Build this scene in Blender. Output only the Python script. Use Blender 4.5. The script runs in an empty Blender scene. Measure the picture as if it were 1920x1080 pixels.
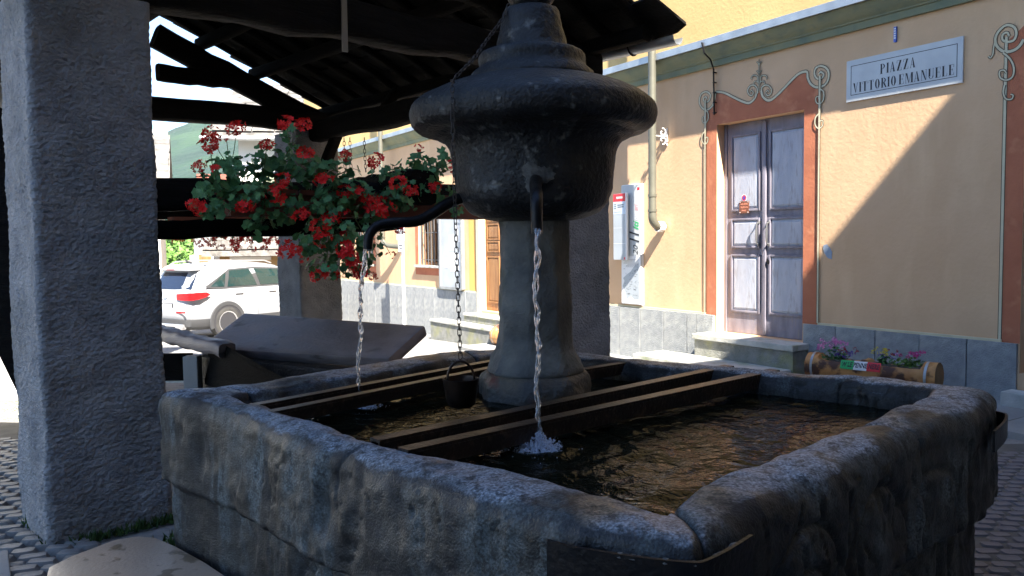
import bpy, bmesh, math, random
import numpy as np
from mathutils import Vector, Matrix, Euler
random.seed(7); np.random.seed(7)
S = bpy.context.scene; COL = S.collection
PI = math.pi
# ------------------------------------------------------------ camera, light, exposure
FPX = 1490.0
PITCH = math.atan((540-452.6)/FPX); ROLL = math.radians(.75)
CAM = Vector((0, 0, 1.6))
_f = Vector((0, math.cos(PITCH), -math.sin(PITCH))); _u0 = Vector((0, math.sin(PITCH), math.cos(PITCH))); _r0 = Vector((1, 0, 0))
_r = _r0*math.cos(ROLL)-_u0*math.sin(ROLL); _u = _u0*math.cos(ROLL)+_r0*math.sin(ROLL)
cd = bpy.data.cameras.new('camera'); cam = bpy.data.objects.new('camera', cd); COL.objects.link(cam)
cd.sensor_width = 36; cd.lens = 36*FPX/1920; cd.clip_end = 6000; cd.clip_start = .05
mw = Matrix((( _r.x, _u.x, -_f.x, 0), (_r.y, _u.y, -_f.y, 0), (_r.z, _u.z, -_f.z, 1.6), (0, 0, 0, 1)))
cam.matrix_world = mw; S.camera = cam
SUN = Vector((1.305, -3.909, 4.3)).normalized()          # towards the sun
w = bpy.data.worlds.new('World'); S.world = w; w.use_nodes = True
wn = w.node_tree; bg = wn.nodes['Background']
sky = wn.nodes.new('ShaderNodeTexSky'); sky.sky_type = 'NISHITA'; sky.sun_disc = False
sky.sun_elevation = math.asin(SUN.z); sky.sun_rotation = math.atan2(SUN.x, SUN.y)
sky.air_density = 1.0; sky.dust_density = .3; sky.ozone_density = 4.0; sky.altitude = 700
wn.links.new(sky.outputs[0], bg.inputs[0]); bg.inputs[1].default_value = .078
sl = bpy.data.lights.new('sun', 'SUN'); sl.energy = 5.0; sl.angle = math.radians(.5); sl.color = (1, .93, .82)
so = bpy.data.objects.new('sun', sl); COL.objects.link(so); so.rotation_euler = (-SUN).to_track_quat('-Z', 'Y').to_euler()
S.view_settings.view_transform = 'Standard'; S.view_settings.look = 'None'
S.view_settings.exposure = 2.45; S.view_settings.gamma = 1
S.render.engine = 'CYCLES'
S.cycles.use_denoising = True; S.cycles.max_bounces = 6; S.cycles.sample_clamp_indirect = 4
S.cycles.caustics_reflective = False; S.cycles.caustics_refractive = False
S.cycles.use_adaptive_sampling = True; S.cycles.adaptive_threshold = .02

# ------------------------------------------------------------ geometry frames
def ray(px, py): return _f + _r*((px-960)/FPX) + _u*((540-py)/FPX)
def Z(px, py, z=0.0):                       # point of a horizontal level seen at that place
    d = ray(px, py); return CAM + d*((z-1.6)/d.z)
def D(px, py, depth):                       # point at a given distance ahead
    d = ray(px, py); return CAM + d*(depth/d.y)
AZ = math.radians(32.5)
P0 = Vector((4.67, 7.54, 0)); FA = Vector((-math.sin(AZ), math.cos(AZ), 0)); FN = Vector((-math.cos(AZ), -math.sin(AZ), 0))
def FW(u, n, z): return P0 + FA*u + FN*n + Vector((0, 0, z))
def F(px, py, off=0.0):
    d = ray(px, py); p = CAM + d*(((P0+FN*off-CAM).dot(FN))/d.dot(FN)); return ((p-P0).dot(FA), p.z)
A = Vector((-.688, .725, 0)).normalized(); B = Vector((.725, .688, 0)).normalized()
PC = Vector((-2.42, 4.59, 0))                # near-left pillar of the wash house
def WH(a, b, z): return PC + A*a + B*b + Vector((0, 0, z))
def ground_z(x, y):
    t = max(0., y-5.5)
    return -.036*min(t, 30) - .25*max(0, min(t-30, 20))*.3 - .12*max(0, t-50)*.3 if t > 0 else 0.0

# ------------------------------------------------------------ numpy noise
def _h(ix, iy, iz, s):
    n = (ix*374761393 + iy*668265263 + iz*2147483647*0 + iz*1274126177 + s*974634777) & 0xffffffff
    n = ((n ^ (n >> 13))*1274126177) & 0xffffffff
    n = (n ^ (n >> 16)) & 0xffffffff
    return n/4294967295.0*2-1
def vnoise(P, s=0):
    P = np.asarray(P, float); i = np.floor(P).astype(np.int64); f = P-i; f = f*f*f*(f*(f*6-15)+10)
    r = 0
    for dx in (0, 1):
        for dy in (0, 1):
            for dz in (0, 1):
                wgt = (f[:, 0] if dx else 1-f[:, 0])*(f[:, 1] if dy else 1-f[:, 1])*(f[:, 2] if dz else 1-f[:, 2])
                r = r + wgt*_h(i[:, 0]+dx, i[:, 1]+dy, i[:, 2]+dz, s)
    return r
def fbm(P, sc, oct=4, s=0, gain=.5):
    P = np.asarray(P, float)*sc; r = 0; a = 1
    for k in range(oct):
        r = r + a*vnoise(P, s+k*17); P = P*2.03+5.1; a *= gain
    return r

# ------------------------------------------------------------ materials
MATS = {}
def mat(name, c1, c2=None, rough=.8, scale=6., bump=0., bscale=60., stretch=(1, 1, 1), metal=0., detail=6., lo=.35, hi=.65,
        c3=None, s3=20., lo3=.55, hi3=.7, st3=(1, 1, 1), rough2=None, bdist=.01, trans=0., ior=1.45, spec=.5, coat=0., voro=False):
    m = bpy.data.materials.new(name); m.use_nodes = True; nt = m.node_tree; N = nt.nodes; L = nt.links
    b = N['Principled BSDF']; b.inputs['Roughness'].default_value = rough; b.inputs['Metallic'].default_value = metal
    b.inputs['Transmission Weight'].default_value = trans; b.inputs['IOR'].default_value = ior
    b.inputs['Specular IOR Level'].default_value = spec; b.inputs['Coat Weight'].default_value = coat
    tc = N.new('ShaderNodeTexCoord')
    def mapped(st):
        mp = N.new('ShaderNodeMapping'); mp.inputs['Scale'].default_value = st; L.new(tc.outputs['Object'], mp.inputs[0]); return mp.outputs[0]
    def ns(st, sc, dt=detail, dist=0.):
        n = N.new('ShaderNodeTexNoise'); n.inputs['Scale'].default_value = sc; n.inputs['Detail'].default_value = dt; n.inputs['Distortion'].default_value = dist
        L.new(mapped(st), n.inputs['Vector']); return n.outputs['Fac']
    def rng(src, a, c):
        r = N.new('ShaderNodeMapRange'); r.inputs[1].default_value = a; r.inputs[2].default_value = c; L.new(src, r.inputs[0]); return r.outputs[0]
    b.inputs['Base Color'].default_value = (*c1, 1); last = None
    if c2 is not None:
        f = rng(ns(stretch, scale), lo, hi)
        mx = N.new('ShaderNodeMix'); mx.data_type = 'RGBA'; mx.inputs[6].default_value = (*c1, 1); mx.inputs[7].default_value = (*c2, 1); L.new(f, mx.inputs[0]); last = mx.outputs[2]
        if rough2 is not None:
            r2 = N.new('ShaderNodeMapRange'); r2.inputs[3].default_value = rough; r2.inputs[4].default_value = rough2; L.new(f, r2.inputs[0]); L.new(r2.outputs[0], b.inputs['Roughness'])
    if c3 is not None:
        f = rng(ns(st3, s3), lo3, hi3)
        mx = N.new('ShaderNodeMix'); mx.data_type = 'RGBA'; mx.inputs[6].default_value = (*c1, 1); mx.inputs[7].default_value = (*c3, 1); L.new(f, mx.inputs[0])
        if last: L.new(last, mx.inputs[6])
        last = mx.outputs[2]
    if last: L.new(last, b.inputs['Base Color'])
    if bump > 0:
        bp = N.new('ShaderNodeBump'); bp.inputs['Strength'].default_value = bump; bp.inputs['Distance'].default_value = bdist
        if voro:
            v = N.new('ShaderNodeTexVoronoi'); v.inputs['Scale'].default_value = bscale; v.feature = 'F1'; L.new(mapped(stretch), v.inputs['Vector']); L.new(v.outputs[0], bp.inputs['Height'])
        else: L.new(ns(stretch, bscale, 5.), bp.inputs['Height'])
        L.new(bp.outputs[0], b.inputs['Normal'])
    MATS[name] = m; return m
m_rough = mat('roughcast_grey', (.20, .205, .22), (.29, .295, .31), .95, 5, 1., 44, stretch=(1, 1, 1.25), bdist=.03, c3=(.15, .155, .155), s3=1.6, lo3=.5, hi3=.75)
m_stone = mat('wet_granite', (.006, .0075, .0085), (.058, .069, .072), .40, 6.0, .7, 130, bdist=.006, lo=.40, hi=.66, c3=(.008, .008, .009), s3=5, st3=(1, 1, .16), lo3=.46, hi3=.54, rough2=.75, detail=12)
m_stoned = mat('dark_fountain_stone', (.0035, .004, .0055), (.018, .019, .022), .55, 7, .9, 50, bdist=.012, lo=.45, hi=.75, c3=(.13, .13, .125), s3=15, lo3=.60, hi3=.74)
m_shaft = mat('pedestal_stone', (.07, .072, .072), (.16, .155, .14), .8, 5, .8, 60, bdist=.012, c3=(.03, .05, .025), s3=4, lo3=.58, hi3=.75)
m_pbase = mat('mossy_base_stone', (.10, .08, .055), (.045, .045, .045), .6, 8, .9, 40, bdist=.015, c3=(.12, .04, .025), s3=7, lo3=.55, hi3=.7)
m_orange = mat('ochre_plaster', (.69, .45, .27), (.62, .395, .23), .9, 1.6, .35, 22, bdist=.008, lo=.3, hi=.7, c3=(.74, .50, .30), st3=(1, 1, .3), s3=3.2, lo3=.5, hi3=.8)
m_yellow = mat('yellow_plaster', (.64, .44, .19), (.57, .39, .165), .9, 1.4, .3, 26, bdist=.01)
m_terra = mat('terracotta_paint', (.48, .165, .085), (.41, .135, .07), .88, 3.5, .25, 30, bdist=.01, c3=(.62, .27, .14), s3=5, lo3=.55, hi3=.8)
m_cream = mat('cream_paint', (.66, .60, .42), (.56, .50, .34), .9, 6)
m_outline = mat('dark_outline_paint', (.10, .075, .05), rough=.9)
m_gran = mat('bush_hammered_granite', (.36, .37, .37), (.24, .255, .265), .9, 9, .9, 75, bdist=.02, lo=.3, hi=.7, c3=(.58, .56, .5), s3=1.2, lo3=.5, hi3=.7)
m_step = mat('step_granite', (.55, .54, .50), (.40, .40, .36), .85, 7, .5, 50, bdist=.01, c3=(.22, .26, .12), s3=3.3, lo3=.6, hi3=.75)
m_stepr = mat('step_riser_granite', (.27, .27, .25), (.19, .195, .175), .9, 9, .9, 60, bdist=.02, c3=(.30, .30, .12), s3=3.3, lo3=.5, hi3=.75)
m_corn = mat('cornice_green_grey', (.18, .21, .145), (.25, .25, .15), .9, 3, .3, 30, stretch=(1, 1, .5), c3=(.14, .17, .135), s3=5, lo3=.55, hi3=.72)
m_zinc = mat('zinc_sheet', (.44, .46, .47), (.33, .35, .37), .42, 5, .1, 20, metal=.7)
m_pipe = mat('painted_downpipe', (.15, .148, .118), (.12, .118, .095), .45, 4, .1, 20, metal=.3)
m_iron = mat('black_iron', (.007, .007, .009), (.014, .012, .012), .42, 20, .3, 60, metal=.6)
m_rust = mat('rusty_bar_iron', (.03, .02, .016), (.014, .011, .010), .4, 9, .5, 60, stretch=(1, 1, 1), metal=.35, c3=(.065, .042, .032), s3=30, lo3=.55, hi3=.7)
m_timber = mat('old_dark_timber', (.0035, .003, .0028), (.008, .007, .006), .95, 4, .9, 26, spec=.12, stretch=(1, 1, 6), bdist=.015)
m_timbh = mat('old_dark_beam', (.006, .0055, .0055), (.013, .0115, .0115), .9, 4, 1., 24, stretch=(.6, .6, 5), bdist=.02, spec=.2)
m_plank = mat('weathered_plank', (.14, .115, .115), (.215, .185, .185), .36, 2.2, .5, 12, stretch=(2, 2, 9), bdist=.008, c3=(.05, .04, .035), s3=3, lo3=.62, hi3=.7, st3=(1, 1, 4), rough2=.55)
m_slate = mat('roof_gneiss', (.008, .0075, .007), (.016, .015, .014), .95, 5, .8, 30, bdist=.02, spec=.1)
m_slatef = mat('village_slates', (.22, .21, .20), (.10, .095, .09), .85, 2.5, .8, 8, bdist=.05)  # paler slate tone of the village roofs
m_door = mat('weathered_grey_blue_door', (.37, .39, .46), (.45, .47, .53), .6, 3, .35, 30, stretch=(3, 3, .6), c3=(.29, .28, .31), s3=9, st3=(2, 2, .5), lo3=.52, hi3=.72)
m_doord = mat('door_frame_grey', (.17, .155, .19), (.25, .235, .28), .62, 3, .35, 34, stretch=(3, 3, .6), c3=(.30, .25, .21), s3=8, st3=(2, 2, .5), lo3=.6, hi3=.75)
m_brown = mat('varnished_brown_door', (.30, .15, .06), (.20, .09, .035), .5, 4, .3, 30, stretch=(4, 4, .5))
m_white = mat('white_plaster', (.80, .79, .75), (.72, .71, .67), .9, 1, .2, 20)
m_greyw = mat('grey_plaster', (.26, .27, .28), (.19, .20, .21), .9, .6, .2, 20)
m_ochre = mat('village_ochre_plaster', (.40, .25, .11), (.34, .21, .09), .9, .7)
m_brick = mat('village_brown_plaster', (.42, .22, .12), (.5, .28, .16), .9, .7)
m_glass = mat('dark_window_glass', (.02, .025, .03), rough=.05, spec=.8)
m_bar = mat('window_bar_iron', (.16, .16, .165), rough=.4, metal=.5)
m_marble = mat('marble_sign', (.60, .62, .62), (.52, .54, .55), .5, 4, .05, 20)
m_ink = mat('letter_black', (.03, .03, .035), rough=.6)
m_car = mat('white_car_paint', (.27, .28, .30), rough=.3, coat=.6)
m_carb = mat('grey_car_trim', (.045, .046, .05), rough=.6)
m_tyre = mat('tyre_rubber', (.03, .03, .031), (.06, .058, .055), .8, 6)
m_rim = mat('alloy_rim', (.62, .62, .64), rough=.3, metal=.8)
m_red = mat('tail_lamp_red', (.35, .006, .008), rough=.3)
m_cgl = mat('car_glass', (.012, .03, .03), rough=.04, spec=.9)
m_cglr = mat('car_rear_glass', (.012, .018, .035), rough=.04, spec=.9)
m_leaf = mat('geranium_leaf', (.05, .165, .06), (.09, .235, .075), .5, 9)
m_leaf2 = mat('shrub_leaf', (.07, .15, .03), (.12, .22, .04), .6, 9)
m_petal = mat('scarlet_petal', (.85, .014, .008), (.70, .008, .010), .6, 30)
m_pink = mat('pink_petal', (.75, .28, .55), (.65, .18, .45), .6, 30)
m_mag = mat('magenta_petal', (.62, .03, .22), rough=.6)
m_vio = mat('violet_petal', (.12, .06, .32), rough=.6)
m_yel = mat('yellow_petal', (.75, .6, .04), rough=.6)
m_dred = mat('dark_red_petal', (.3, .02, .03), rough=.6)
m_stem = mat('plant_stem', (.10, .13, .05), rough=.7)
m_terrap = mat('terracotta_planter', (.20, .065, .04), (.15, .05, .035), .7, 6)
m_log = mat('stripped_log_wood', (.60, .30, .10), (.38, .16, .05), .5, 5, .5, 20, c3=(.085, .035, .02), s3=6, lo3=.48, hi3=.56)
m_logend = mat('log_end_grain', (.26, .16, .07), (.18, .11, .045), .7, 8, .4, 40)
m_tan = mat('tan_sandstone', (.40, .29, .205), (.46, .34, .245), .38, 3, .25, 60, c3=(.20, .14, .085), s3=8, lo3=.56, hi3=.60)
m_cob = mat('cobble_stone', (.12, .12, .12), (.24, .235, .225), .6, 4, .6, 40, bdist=.01)
m_joint = mat('ground_earth', (.09, .085, .075), (.14, .13, .115), .9, 5, .6, 30)
m_porph = mat('porphyry_sett', (.12, .112, .122), (.175, .165, .175), .6, 4, .4, 40, bdist=.008)
m_pave = mat('pale_flagstone', (.30, .30, .29), (.23, .23, .225), .8, 2, .4, 30)
m_banner = mat('banner_grey', (.50, .52, .53), (.6, .61, .6), .4, 1.5)
m_bwhite = mat('printed_white', (.78, .78, .78), rough=.5)
m_boardg = mat('printed_grey', (.42, .46, .50), (.34, .37, .40), .35, 2)
m_redp = mat('printed_red', (.70, .03, .04), rough=.4)
m_greenp = mat('printed_green', (.03, .42, .12), rough=.45)
m_bluep = mat('printed_blue', (.10, .16, .55), rough=.45)
m_plaque = mat('brown_plaque', (.24, .09, .05), rough=.4, metal=.4)
m_moss = mat('moss', (.05, .10, .02), (.03, .06, .015), .95, 20)
m_link = mat('rusty_chain_iron', (.07, .055, .048), (.035, .03, .028), .5, 30, metal=.4)
m_copper = mat('old_copper_cup', (.05, .032, .025), (.025, .02, .018), .35, 12, .3, 30, metal=.8)

def worn_stone(m):          # hand-worn, paler upper faces with ragged edges, grain and moss low down
    nt = m.node_tree; N = nt.nodes; L = nt.links; b = N['Principled BSDF']; src = b.inputs['Base Color'].links[0].from_socket
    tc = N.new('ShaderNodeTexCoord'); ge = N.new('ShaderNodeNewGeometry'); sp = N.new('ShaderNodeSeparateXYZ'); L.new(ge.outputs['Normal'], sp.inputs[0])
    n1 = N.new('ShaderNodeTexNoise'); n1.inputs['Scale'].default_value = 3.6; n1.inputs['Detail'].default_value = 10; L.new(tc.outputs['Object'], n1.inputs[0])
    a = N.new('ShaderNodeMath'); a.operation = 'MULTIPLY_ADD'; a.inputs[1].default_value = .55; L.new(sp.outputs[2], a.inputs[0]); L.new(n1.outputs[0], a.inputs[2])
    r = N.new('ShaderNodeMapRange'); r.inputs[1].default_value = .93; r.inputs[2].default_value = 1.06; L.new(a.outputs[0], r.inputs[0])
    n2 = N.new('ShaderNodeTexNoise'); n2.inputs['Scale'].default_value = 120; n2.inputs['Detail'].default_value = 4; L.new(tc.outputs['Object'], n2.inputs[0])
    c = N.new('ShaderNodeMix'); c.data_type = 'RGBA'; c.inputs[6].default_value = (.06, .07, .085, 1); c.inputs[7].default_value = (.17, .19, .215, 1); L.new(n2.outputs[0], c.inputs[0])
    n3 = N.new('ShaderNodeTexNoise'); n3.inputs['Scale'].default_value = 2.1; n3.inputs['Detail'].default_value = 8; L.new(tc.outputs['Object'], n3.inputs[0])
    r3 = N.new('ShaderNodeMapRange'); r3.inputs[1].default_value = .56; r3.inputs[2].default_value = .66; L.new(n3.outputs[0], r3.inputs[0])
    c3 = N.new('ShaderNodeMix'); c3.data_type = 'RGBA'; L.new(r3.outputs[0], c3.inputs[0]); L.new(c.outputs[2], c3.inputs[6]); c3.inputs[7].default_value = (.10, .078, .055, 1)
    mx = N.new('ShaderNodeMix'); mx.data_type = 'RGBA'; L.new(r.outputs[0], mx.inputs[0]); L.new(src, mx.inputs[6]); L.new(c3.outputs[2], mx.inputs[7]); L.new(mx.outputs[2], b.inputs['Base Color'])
    # sparkle of grain on the whole stone
    g = N.new('ShaderNodeMapRange'); g.inputs[1].default_value = .35; g.inputs[2].default_value = .7; g.inputs[3].default_value = .45; g.inputs[4].default_value = 1.9; L.new(n2.outputs[0], g.inputs[0])
    v = N.new('ShaderNodeVectorMath'); v.operation = 'SCALE'; L.new(mx.outputs[2], v.inputs[0]); L.new(g.outputs[0], v.inputs['Scale'])
    # black drip stains down the sides, and small black pits
    mp = N.new('ShaderNodeMapping'); mp.inputs['Scale'].default_value = (1, 1, .11); L.new(tc.outputs['Object'], mp.inputs[0])
    n4 = N.new('ShaderNodeTexNoise'); n4.inputs['Scale'].default_value = 11; n4.inputs['Detail'].default_value = 7; n4.inputs['Roughness'].default_value = .62; L.new(mp.outputs[0], n4.inputs[0])
    r4 = N.new('ShaderNodeMapRange'); r4.inputs[1].default_value = .555; r4.inputs[2].default_value = .62; r4.inputs[3].default_value = 1; r4.inputs[4].default_value = .16; L.new(n4.outputs[0], r4.inputs[0])
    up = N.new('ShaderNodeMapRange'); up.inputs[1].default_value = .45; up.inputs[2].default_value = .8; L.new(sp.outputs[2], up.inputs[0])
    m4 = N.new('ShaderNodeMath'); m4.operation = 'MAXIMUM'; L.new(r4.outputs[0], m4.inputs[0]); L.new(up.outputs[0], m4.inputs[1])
    n5 = N.new('ShaderNodeTexNoise'); n5.inputs['Scale'].default_value = 27; n5.inputs['Detail'].default_value = 9; n5.inputs['Roughness'].default_value = .7; L.new(tc.outputs['Object'], n5.inputs[0])
    r5 = N.new('ShaderNodeMapRange'); r5.inputs[1].default_value = .40; r5.inputs[2].default_value = .50; r5.inputs[3].default_value = .25; r5.inputs[4].default_value = 1.35; L.new(n5.outputs[0], r5.inputs[0])
    m5 = N.new('ShaderNodeMath'); m5.operation = 'MULTIPLY'; L.new(m4.outputs[0], m5.inputs[0]); L.new(r5.outputs[0], m5.inputs[1])
    v2 = N.new('ShaderNodeVectorMath'); v2.operation = 'SCALE'; L.new(v.outputs[0], v2.inputs[0]); L.new(m5.outputs[0], v2.inputs['Scale']); L.new(v2.outputs[0], b.inputs['Base Color'])
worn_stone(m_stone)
# ------------------------------------------------------------ object helpers
WL = {}
def tag(o, label=None, cat=None, group=None, kind=None):
    if label: o['label'] = label
    if cat: o['category'] = cat
    if group: o['group'] = group
    if kind: o['kind'] = kind
    return o
def empty(name, loc, label=None, cat=None, group=None, kind=None):
    o = bpy.data.objects.new(name, None); COL.objects.link(o); o.location = loc; o.empty_display_size = .1
    WL[o.name] = Vector(loc); return tag(o, label, cat, group, kind)
def link(o, origin, parent):
    COL.objects.link(o); WL[o.name] = Vector(origin)
    if parent is not None:
        o.parent = parent; o.location = Vector(origin)-WL[parent.name]
    else: o.location = origin
class MB:
    def __init__(s): s.v = []; s.f = []; s.m = []
    def add(s, vs, fs, mi=0):
        b = len(s.v); s.v += [tuple(x) for x in vs]; s.f += [tuple(i+b for i in q) for q in fs]; s.m += [mi]*len(fs); return s
    def box(s, lo, hi, fr=None, mi=0):
        fr = fr or (lambda x, y, z: (x, y, z)); x0, y0, z0 = lo; x1, y1, z1 = hi
        vs = [fr(*p) for p in ((x0, y0, z0), (x1, y0, z0), (x1, y1, z0), (x0, y1, z0), (x0, y0, z1), (x1, y0, z1), (x1, y1, z1), (x0, y1, z1))]
        return s.add(vs, [(0, 3, 2, 1), (4, 5, 6, 7), (0, 1, 5, 4), (1, 2, 6, 5), (2, 3, 7, 6), (3, 0, 4, 7)], mi)
    def beam(s, p, q, w, h, mi=0, up=(0, 0, 1), segs=1, wob=0., taper=1., seed=0):
        p = Vector(p); q = Vector(q); t = (q-p).normalized(); sd = t.cross(Vector(up)).normalized(); u2 = sd.cross(t)
        vs = []; rn = random.Random(seed); n = 4 if wob == 0 else 12
        for i in range(segs+1):
            k = i/segs; c = p.lerp(q, k); sc = 1+(taper-1)*k
            if wob: c = c+sd*rn.uniform(-wob, wob)*.5+u2*rn.uniform(-wob, wob)
            if n == 4: pr = [(-1, -1), (1, -1), (1, 1), (-1, 1)]
            else:
                pr = []
                for j in range(12):
                    a = 2*PI*j/12+.26; ca, sa = math.cos(a), math.sin(a); e = .5
                    pr.append((math.copysign(abs(ca)**e, ca)*rn.uniform(.95, 1.03), math.copysign(abs(sa)**e, sa)*rn.uniform(.95, 1.03)))
            for a, b2 in pr: vs.append(c+sd*(a*w/2*sc)+u2*(b2*h/2*sc))
        fs = [tuple(range(n-1, -1, -1)), tuple(segs*n+j for j in range(n))]
        for i in range(segs):
            for j in range(n): fs.append((i*n+j, i*n+(j+1) % n, (i+1)*n+(j+1) % n, (i+1)*n+j))
        return s.add(vs, fs, mi)
    def tube(s, pts, r, n=8, mi=0, closed=False, caps=True):
        pts = [Vector(p) for p in pts]; m = len(pts); rs = r if isinstance(r, (list, tuple)) else [r]*m
        vs = []; prev = None
        for i, p in enumerate(pts):
            if closed: t = (pts[(i+1) % m]-pts[i-1])
            else: t = pts[min(i+1, m-1)]-pts[max(i-1, 0)]
            t = t.normalized() if t.length > 1e-9 else Vector((0, 0, 1))
            if prev is None:
                ref = Vector((0, 0, 1)) if abs(t.z) < .9 else Vector((1, 0, 0)); sd = t.cross(ref).normalized()
            else:
                sd = prev-t*prev.dot(t); sd = sd.normalized() if sd.length > 1e-6 else t.orthogonal().normalized()
            prev = sd; u2 = sd.cross(t)
            for j in range(n):
                a = 2*PI*j/n; vs.append(p+sd*(math.cos(a)*rs[i])+u2*(math.sin(a)*rs[i]))
        fs = []
        for i in range(m if closed else m-1):
            i2 = (i+1) % m
            for j in range(n): fs.append((i*n+j, i*n+(j+1) % n, i2*n+(j+1) % n, i2*n+j))
        if not closed and caps: fs += [tuple(range(n-1, -1, -1)), tuple((m-1)*n+j for j in range(n))]
        return s.add(vs, fs, mi)
    def lathe(s, prof, c, n=32, mi=0, cap=True, ang=0., sq=0.):
        vs = []
        for r, z in prof:
            for j in range(n):
                a = 2*PI*j/n+ang; vs.append((c[0]+r*math.cos(a), c[1]+r*math.sin(a), c[2]+z))
        fs = []
        for i in range(len(prof)-1):
            for j in range(n): fs.append((i*n+j, i*n+(j+1) % n, (i+1)*n+(j+1) % n, (i+1)*n+j))
        if cap: fs += [tuple(range(n-1, -1, -1)), tuple((len(prof)-1)*n+j for j in range(n))]
        return s.add(vs, fs, mi)
    def prism(s, poly, fr, d0, d1, mi=0, mi_side=None):    # poly in (a,b); fr(a,d,b)
        n = len(poly); vs = [fr(a, d0, b) for a, b in poly]+[fr(a, d1, b) for a, b in poly]
        fs = [tuple(range(n)), tuple(range(2*n-1, n-1, -1))]+[(i, i+n, (i+1) % n+n, (i+1) % n) for i in range(n)]
        return s.add(vs, fs, mi)
    def build(s, name, mats, parent=None, bevel=0, smooth=None, origin=None, disp=None, fixn=True):
        me = bpy.data.meshes.new(name)
        V = np.array(s.v, float)
        if origin is None: origin = Vector(((V[:, 0].min()+V[:, 0].max())/2, (V[:, 1].min()+V[:, 1].max())/2, V[:, 2].min()))
        V = V-np.array(origin)
        me.from_pydata([tuple(x) for x in V], [], s.f)
        mats = mats if isinstance(mats, (list, tuple)) else [mats]
        for m in mats: me.materials.append(m)
        if len(mats) > 1: me.polygons.foreach_set('material_index', s.m)
        if bevel or fixn:
            bm = bmesh.new(); bm.from_mesh(me)
            if fixn: bmesh.ops.recalc_face_normals(bm, faces=bm.faces)
            if bevel:
                es = [e for e in bm.edges if len(e.link_faces) == 2 and e.calc_face_angle(0) > .5]
                bmesh.ops.bevel(bm, geom=es, offset=bevel, segments=2, affect='EDGES', profile=.6, clamp_overlap=True)
            bm.to_mesh(me); bm.free()
        if smooth is not None:
            me.polygons.foreach_set('use_smooth', [True]*len(me.polygons))
            me.set_sharp_from_angle(angle=math.radians(smooth))
        o = bpy.data.objects.new(name, me); link(o, origin, parent); return o
def fbox(u0, u1, n0, n1, z0, z1): return (u0, n0, z0), (u1, n1, z1)
def fb(name, u0, u1, n0, n1, z0, z1, m, parent, bevel=0):
    return MB().box((u0, n0, z0), (u1, n1, z1), FW).build(name, m, parent, bevel=bevel)
def inst(src, name, mtx, parent=None):              # a copy sharing mesh data
    o = bpy.data.objects.new(name, src); COL.objects.link(o); WL[o.name] = mtx.to_translation()
    if parent is not None:
        o.parent = parent; mtx = Matrix.Translation(-WL[parent.name]) @ mtx
    o.matrix_basis = mtx; return o
def grid_mesh(P, nu, nv):                            # P (nu*nv,3) -> verts, faces
    i = np.arange(nu-1)[:, None]*nv+np.arange(nv-1)[None, :]; i = i.ravel()
    return P, np.stack([i, i+nv, i+nv+1, i+1], 1)
def np_obj(name, P, Fc, m, parent=None, smooth=True, origin=None):
    P = np.asarray(P, float)
    if origin is None: origin = Vector((P[:, 0].mean(), P[:, 1].mean(), P[:, 2].min()))
    me = bpy.data.meshes.new(name); me.from_pydata((P-np.array(origin)).tolist(), [], [list(map(int, q)) for q in Fc])
    for k in (m if isinstance(m, (list, tuple)) else [m]): me.materials.append(k)
    if smooth: me.polygons.foreach_set('use_smooth', [True]*len(me.polygons))
    o = bpy.data.objects.new(name, me); link(o, origin, parent); return o
def text_mb(mb, body, size, fr, mi=0, shear=0., spacing=1., width=None, align='CENTER', depth=.0, ex=0.):
    cu = bpy.data.curves.new('t', 'FONT'); cu.body = body; cu.size = size; cu.shear = shear; cu.space_character = spacing
    cu.align_x = align; cu.align_y = 'CENTER'; cu.resolution_u = 3; cu.offset = ex
    o = bpy.data.objects.new('t', cu); COL.objects.link(o); me = bpy.data.meshes.new_from_object(o)
    vs = [v.co.copy() for v in me.vertices]; fs = [tuple(p.vertices) for p in me.polygons]
    sx = 1.
    if width and vs:
        x0 = min(v.x for v in vs); x1 = max(v.x for v in vs); sx = width/(x1-x0)
    mb.add([fr(v.x*sx, v.y, depth) for v in vs], fs, mi)
    bpy.data.objects.remove(o); bpy.data.curves.remove(cu); bpy.data.meshes.remove(me)
def rect(u0, u1, z0, z1): return [(u0, z0), (u1, z0), (u1, z1), (u0, z1)]
# ------------------------------------------------------------ ground and distance
def gz_arr(X, Y):
    t = np.maximum(0, Y-5.5)
    return -.036*np.minimum(t, 30)-.075*np.clip(t-30, 0, 20)-.036*np.clip(t-50, 0, 300)
xs = np.concatenate([np.linspace(-900, -40, 20), np.linspace(-38, 20, 88), np.linspace(24, 900, 20)])
ys = np.concatenate([np.linspace(-60, -4, 12), np.linspace(-3, 45, 90), np.linspace(50, 700, 40)])
X, Y = np.meshgrid(xs, ys, indexing='ij'); P = np.stack([X.ravel(), Y.ravel(), gz_arr(X, Y).ravel()], 1)
P[:, 2] += fbm(P, .8, 2, 3)*.006-.012
mg = mat('piazza_ground', (.26, .255, .245), (.20, .195, .19), .85, 1.2, .6, 9, bdist=.03, c3=(.14, .135, .13), s3=14, lo3=.5, hi3=.7)
ground = np_obj('ground', *grid_mesh(P, len(xs), len(ys)), mg, origin=Vector((0, 0, 0))); tag(ground, 'sunlit grey stone paving of the piazza around the wash house', kind='structure')
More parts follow.
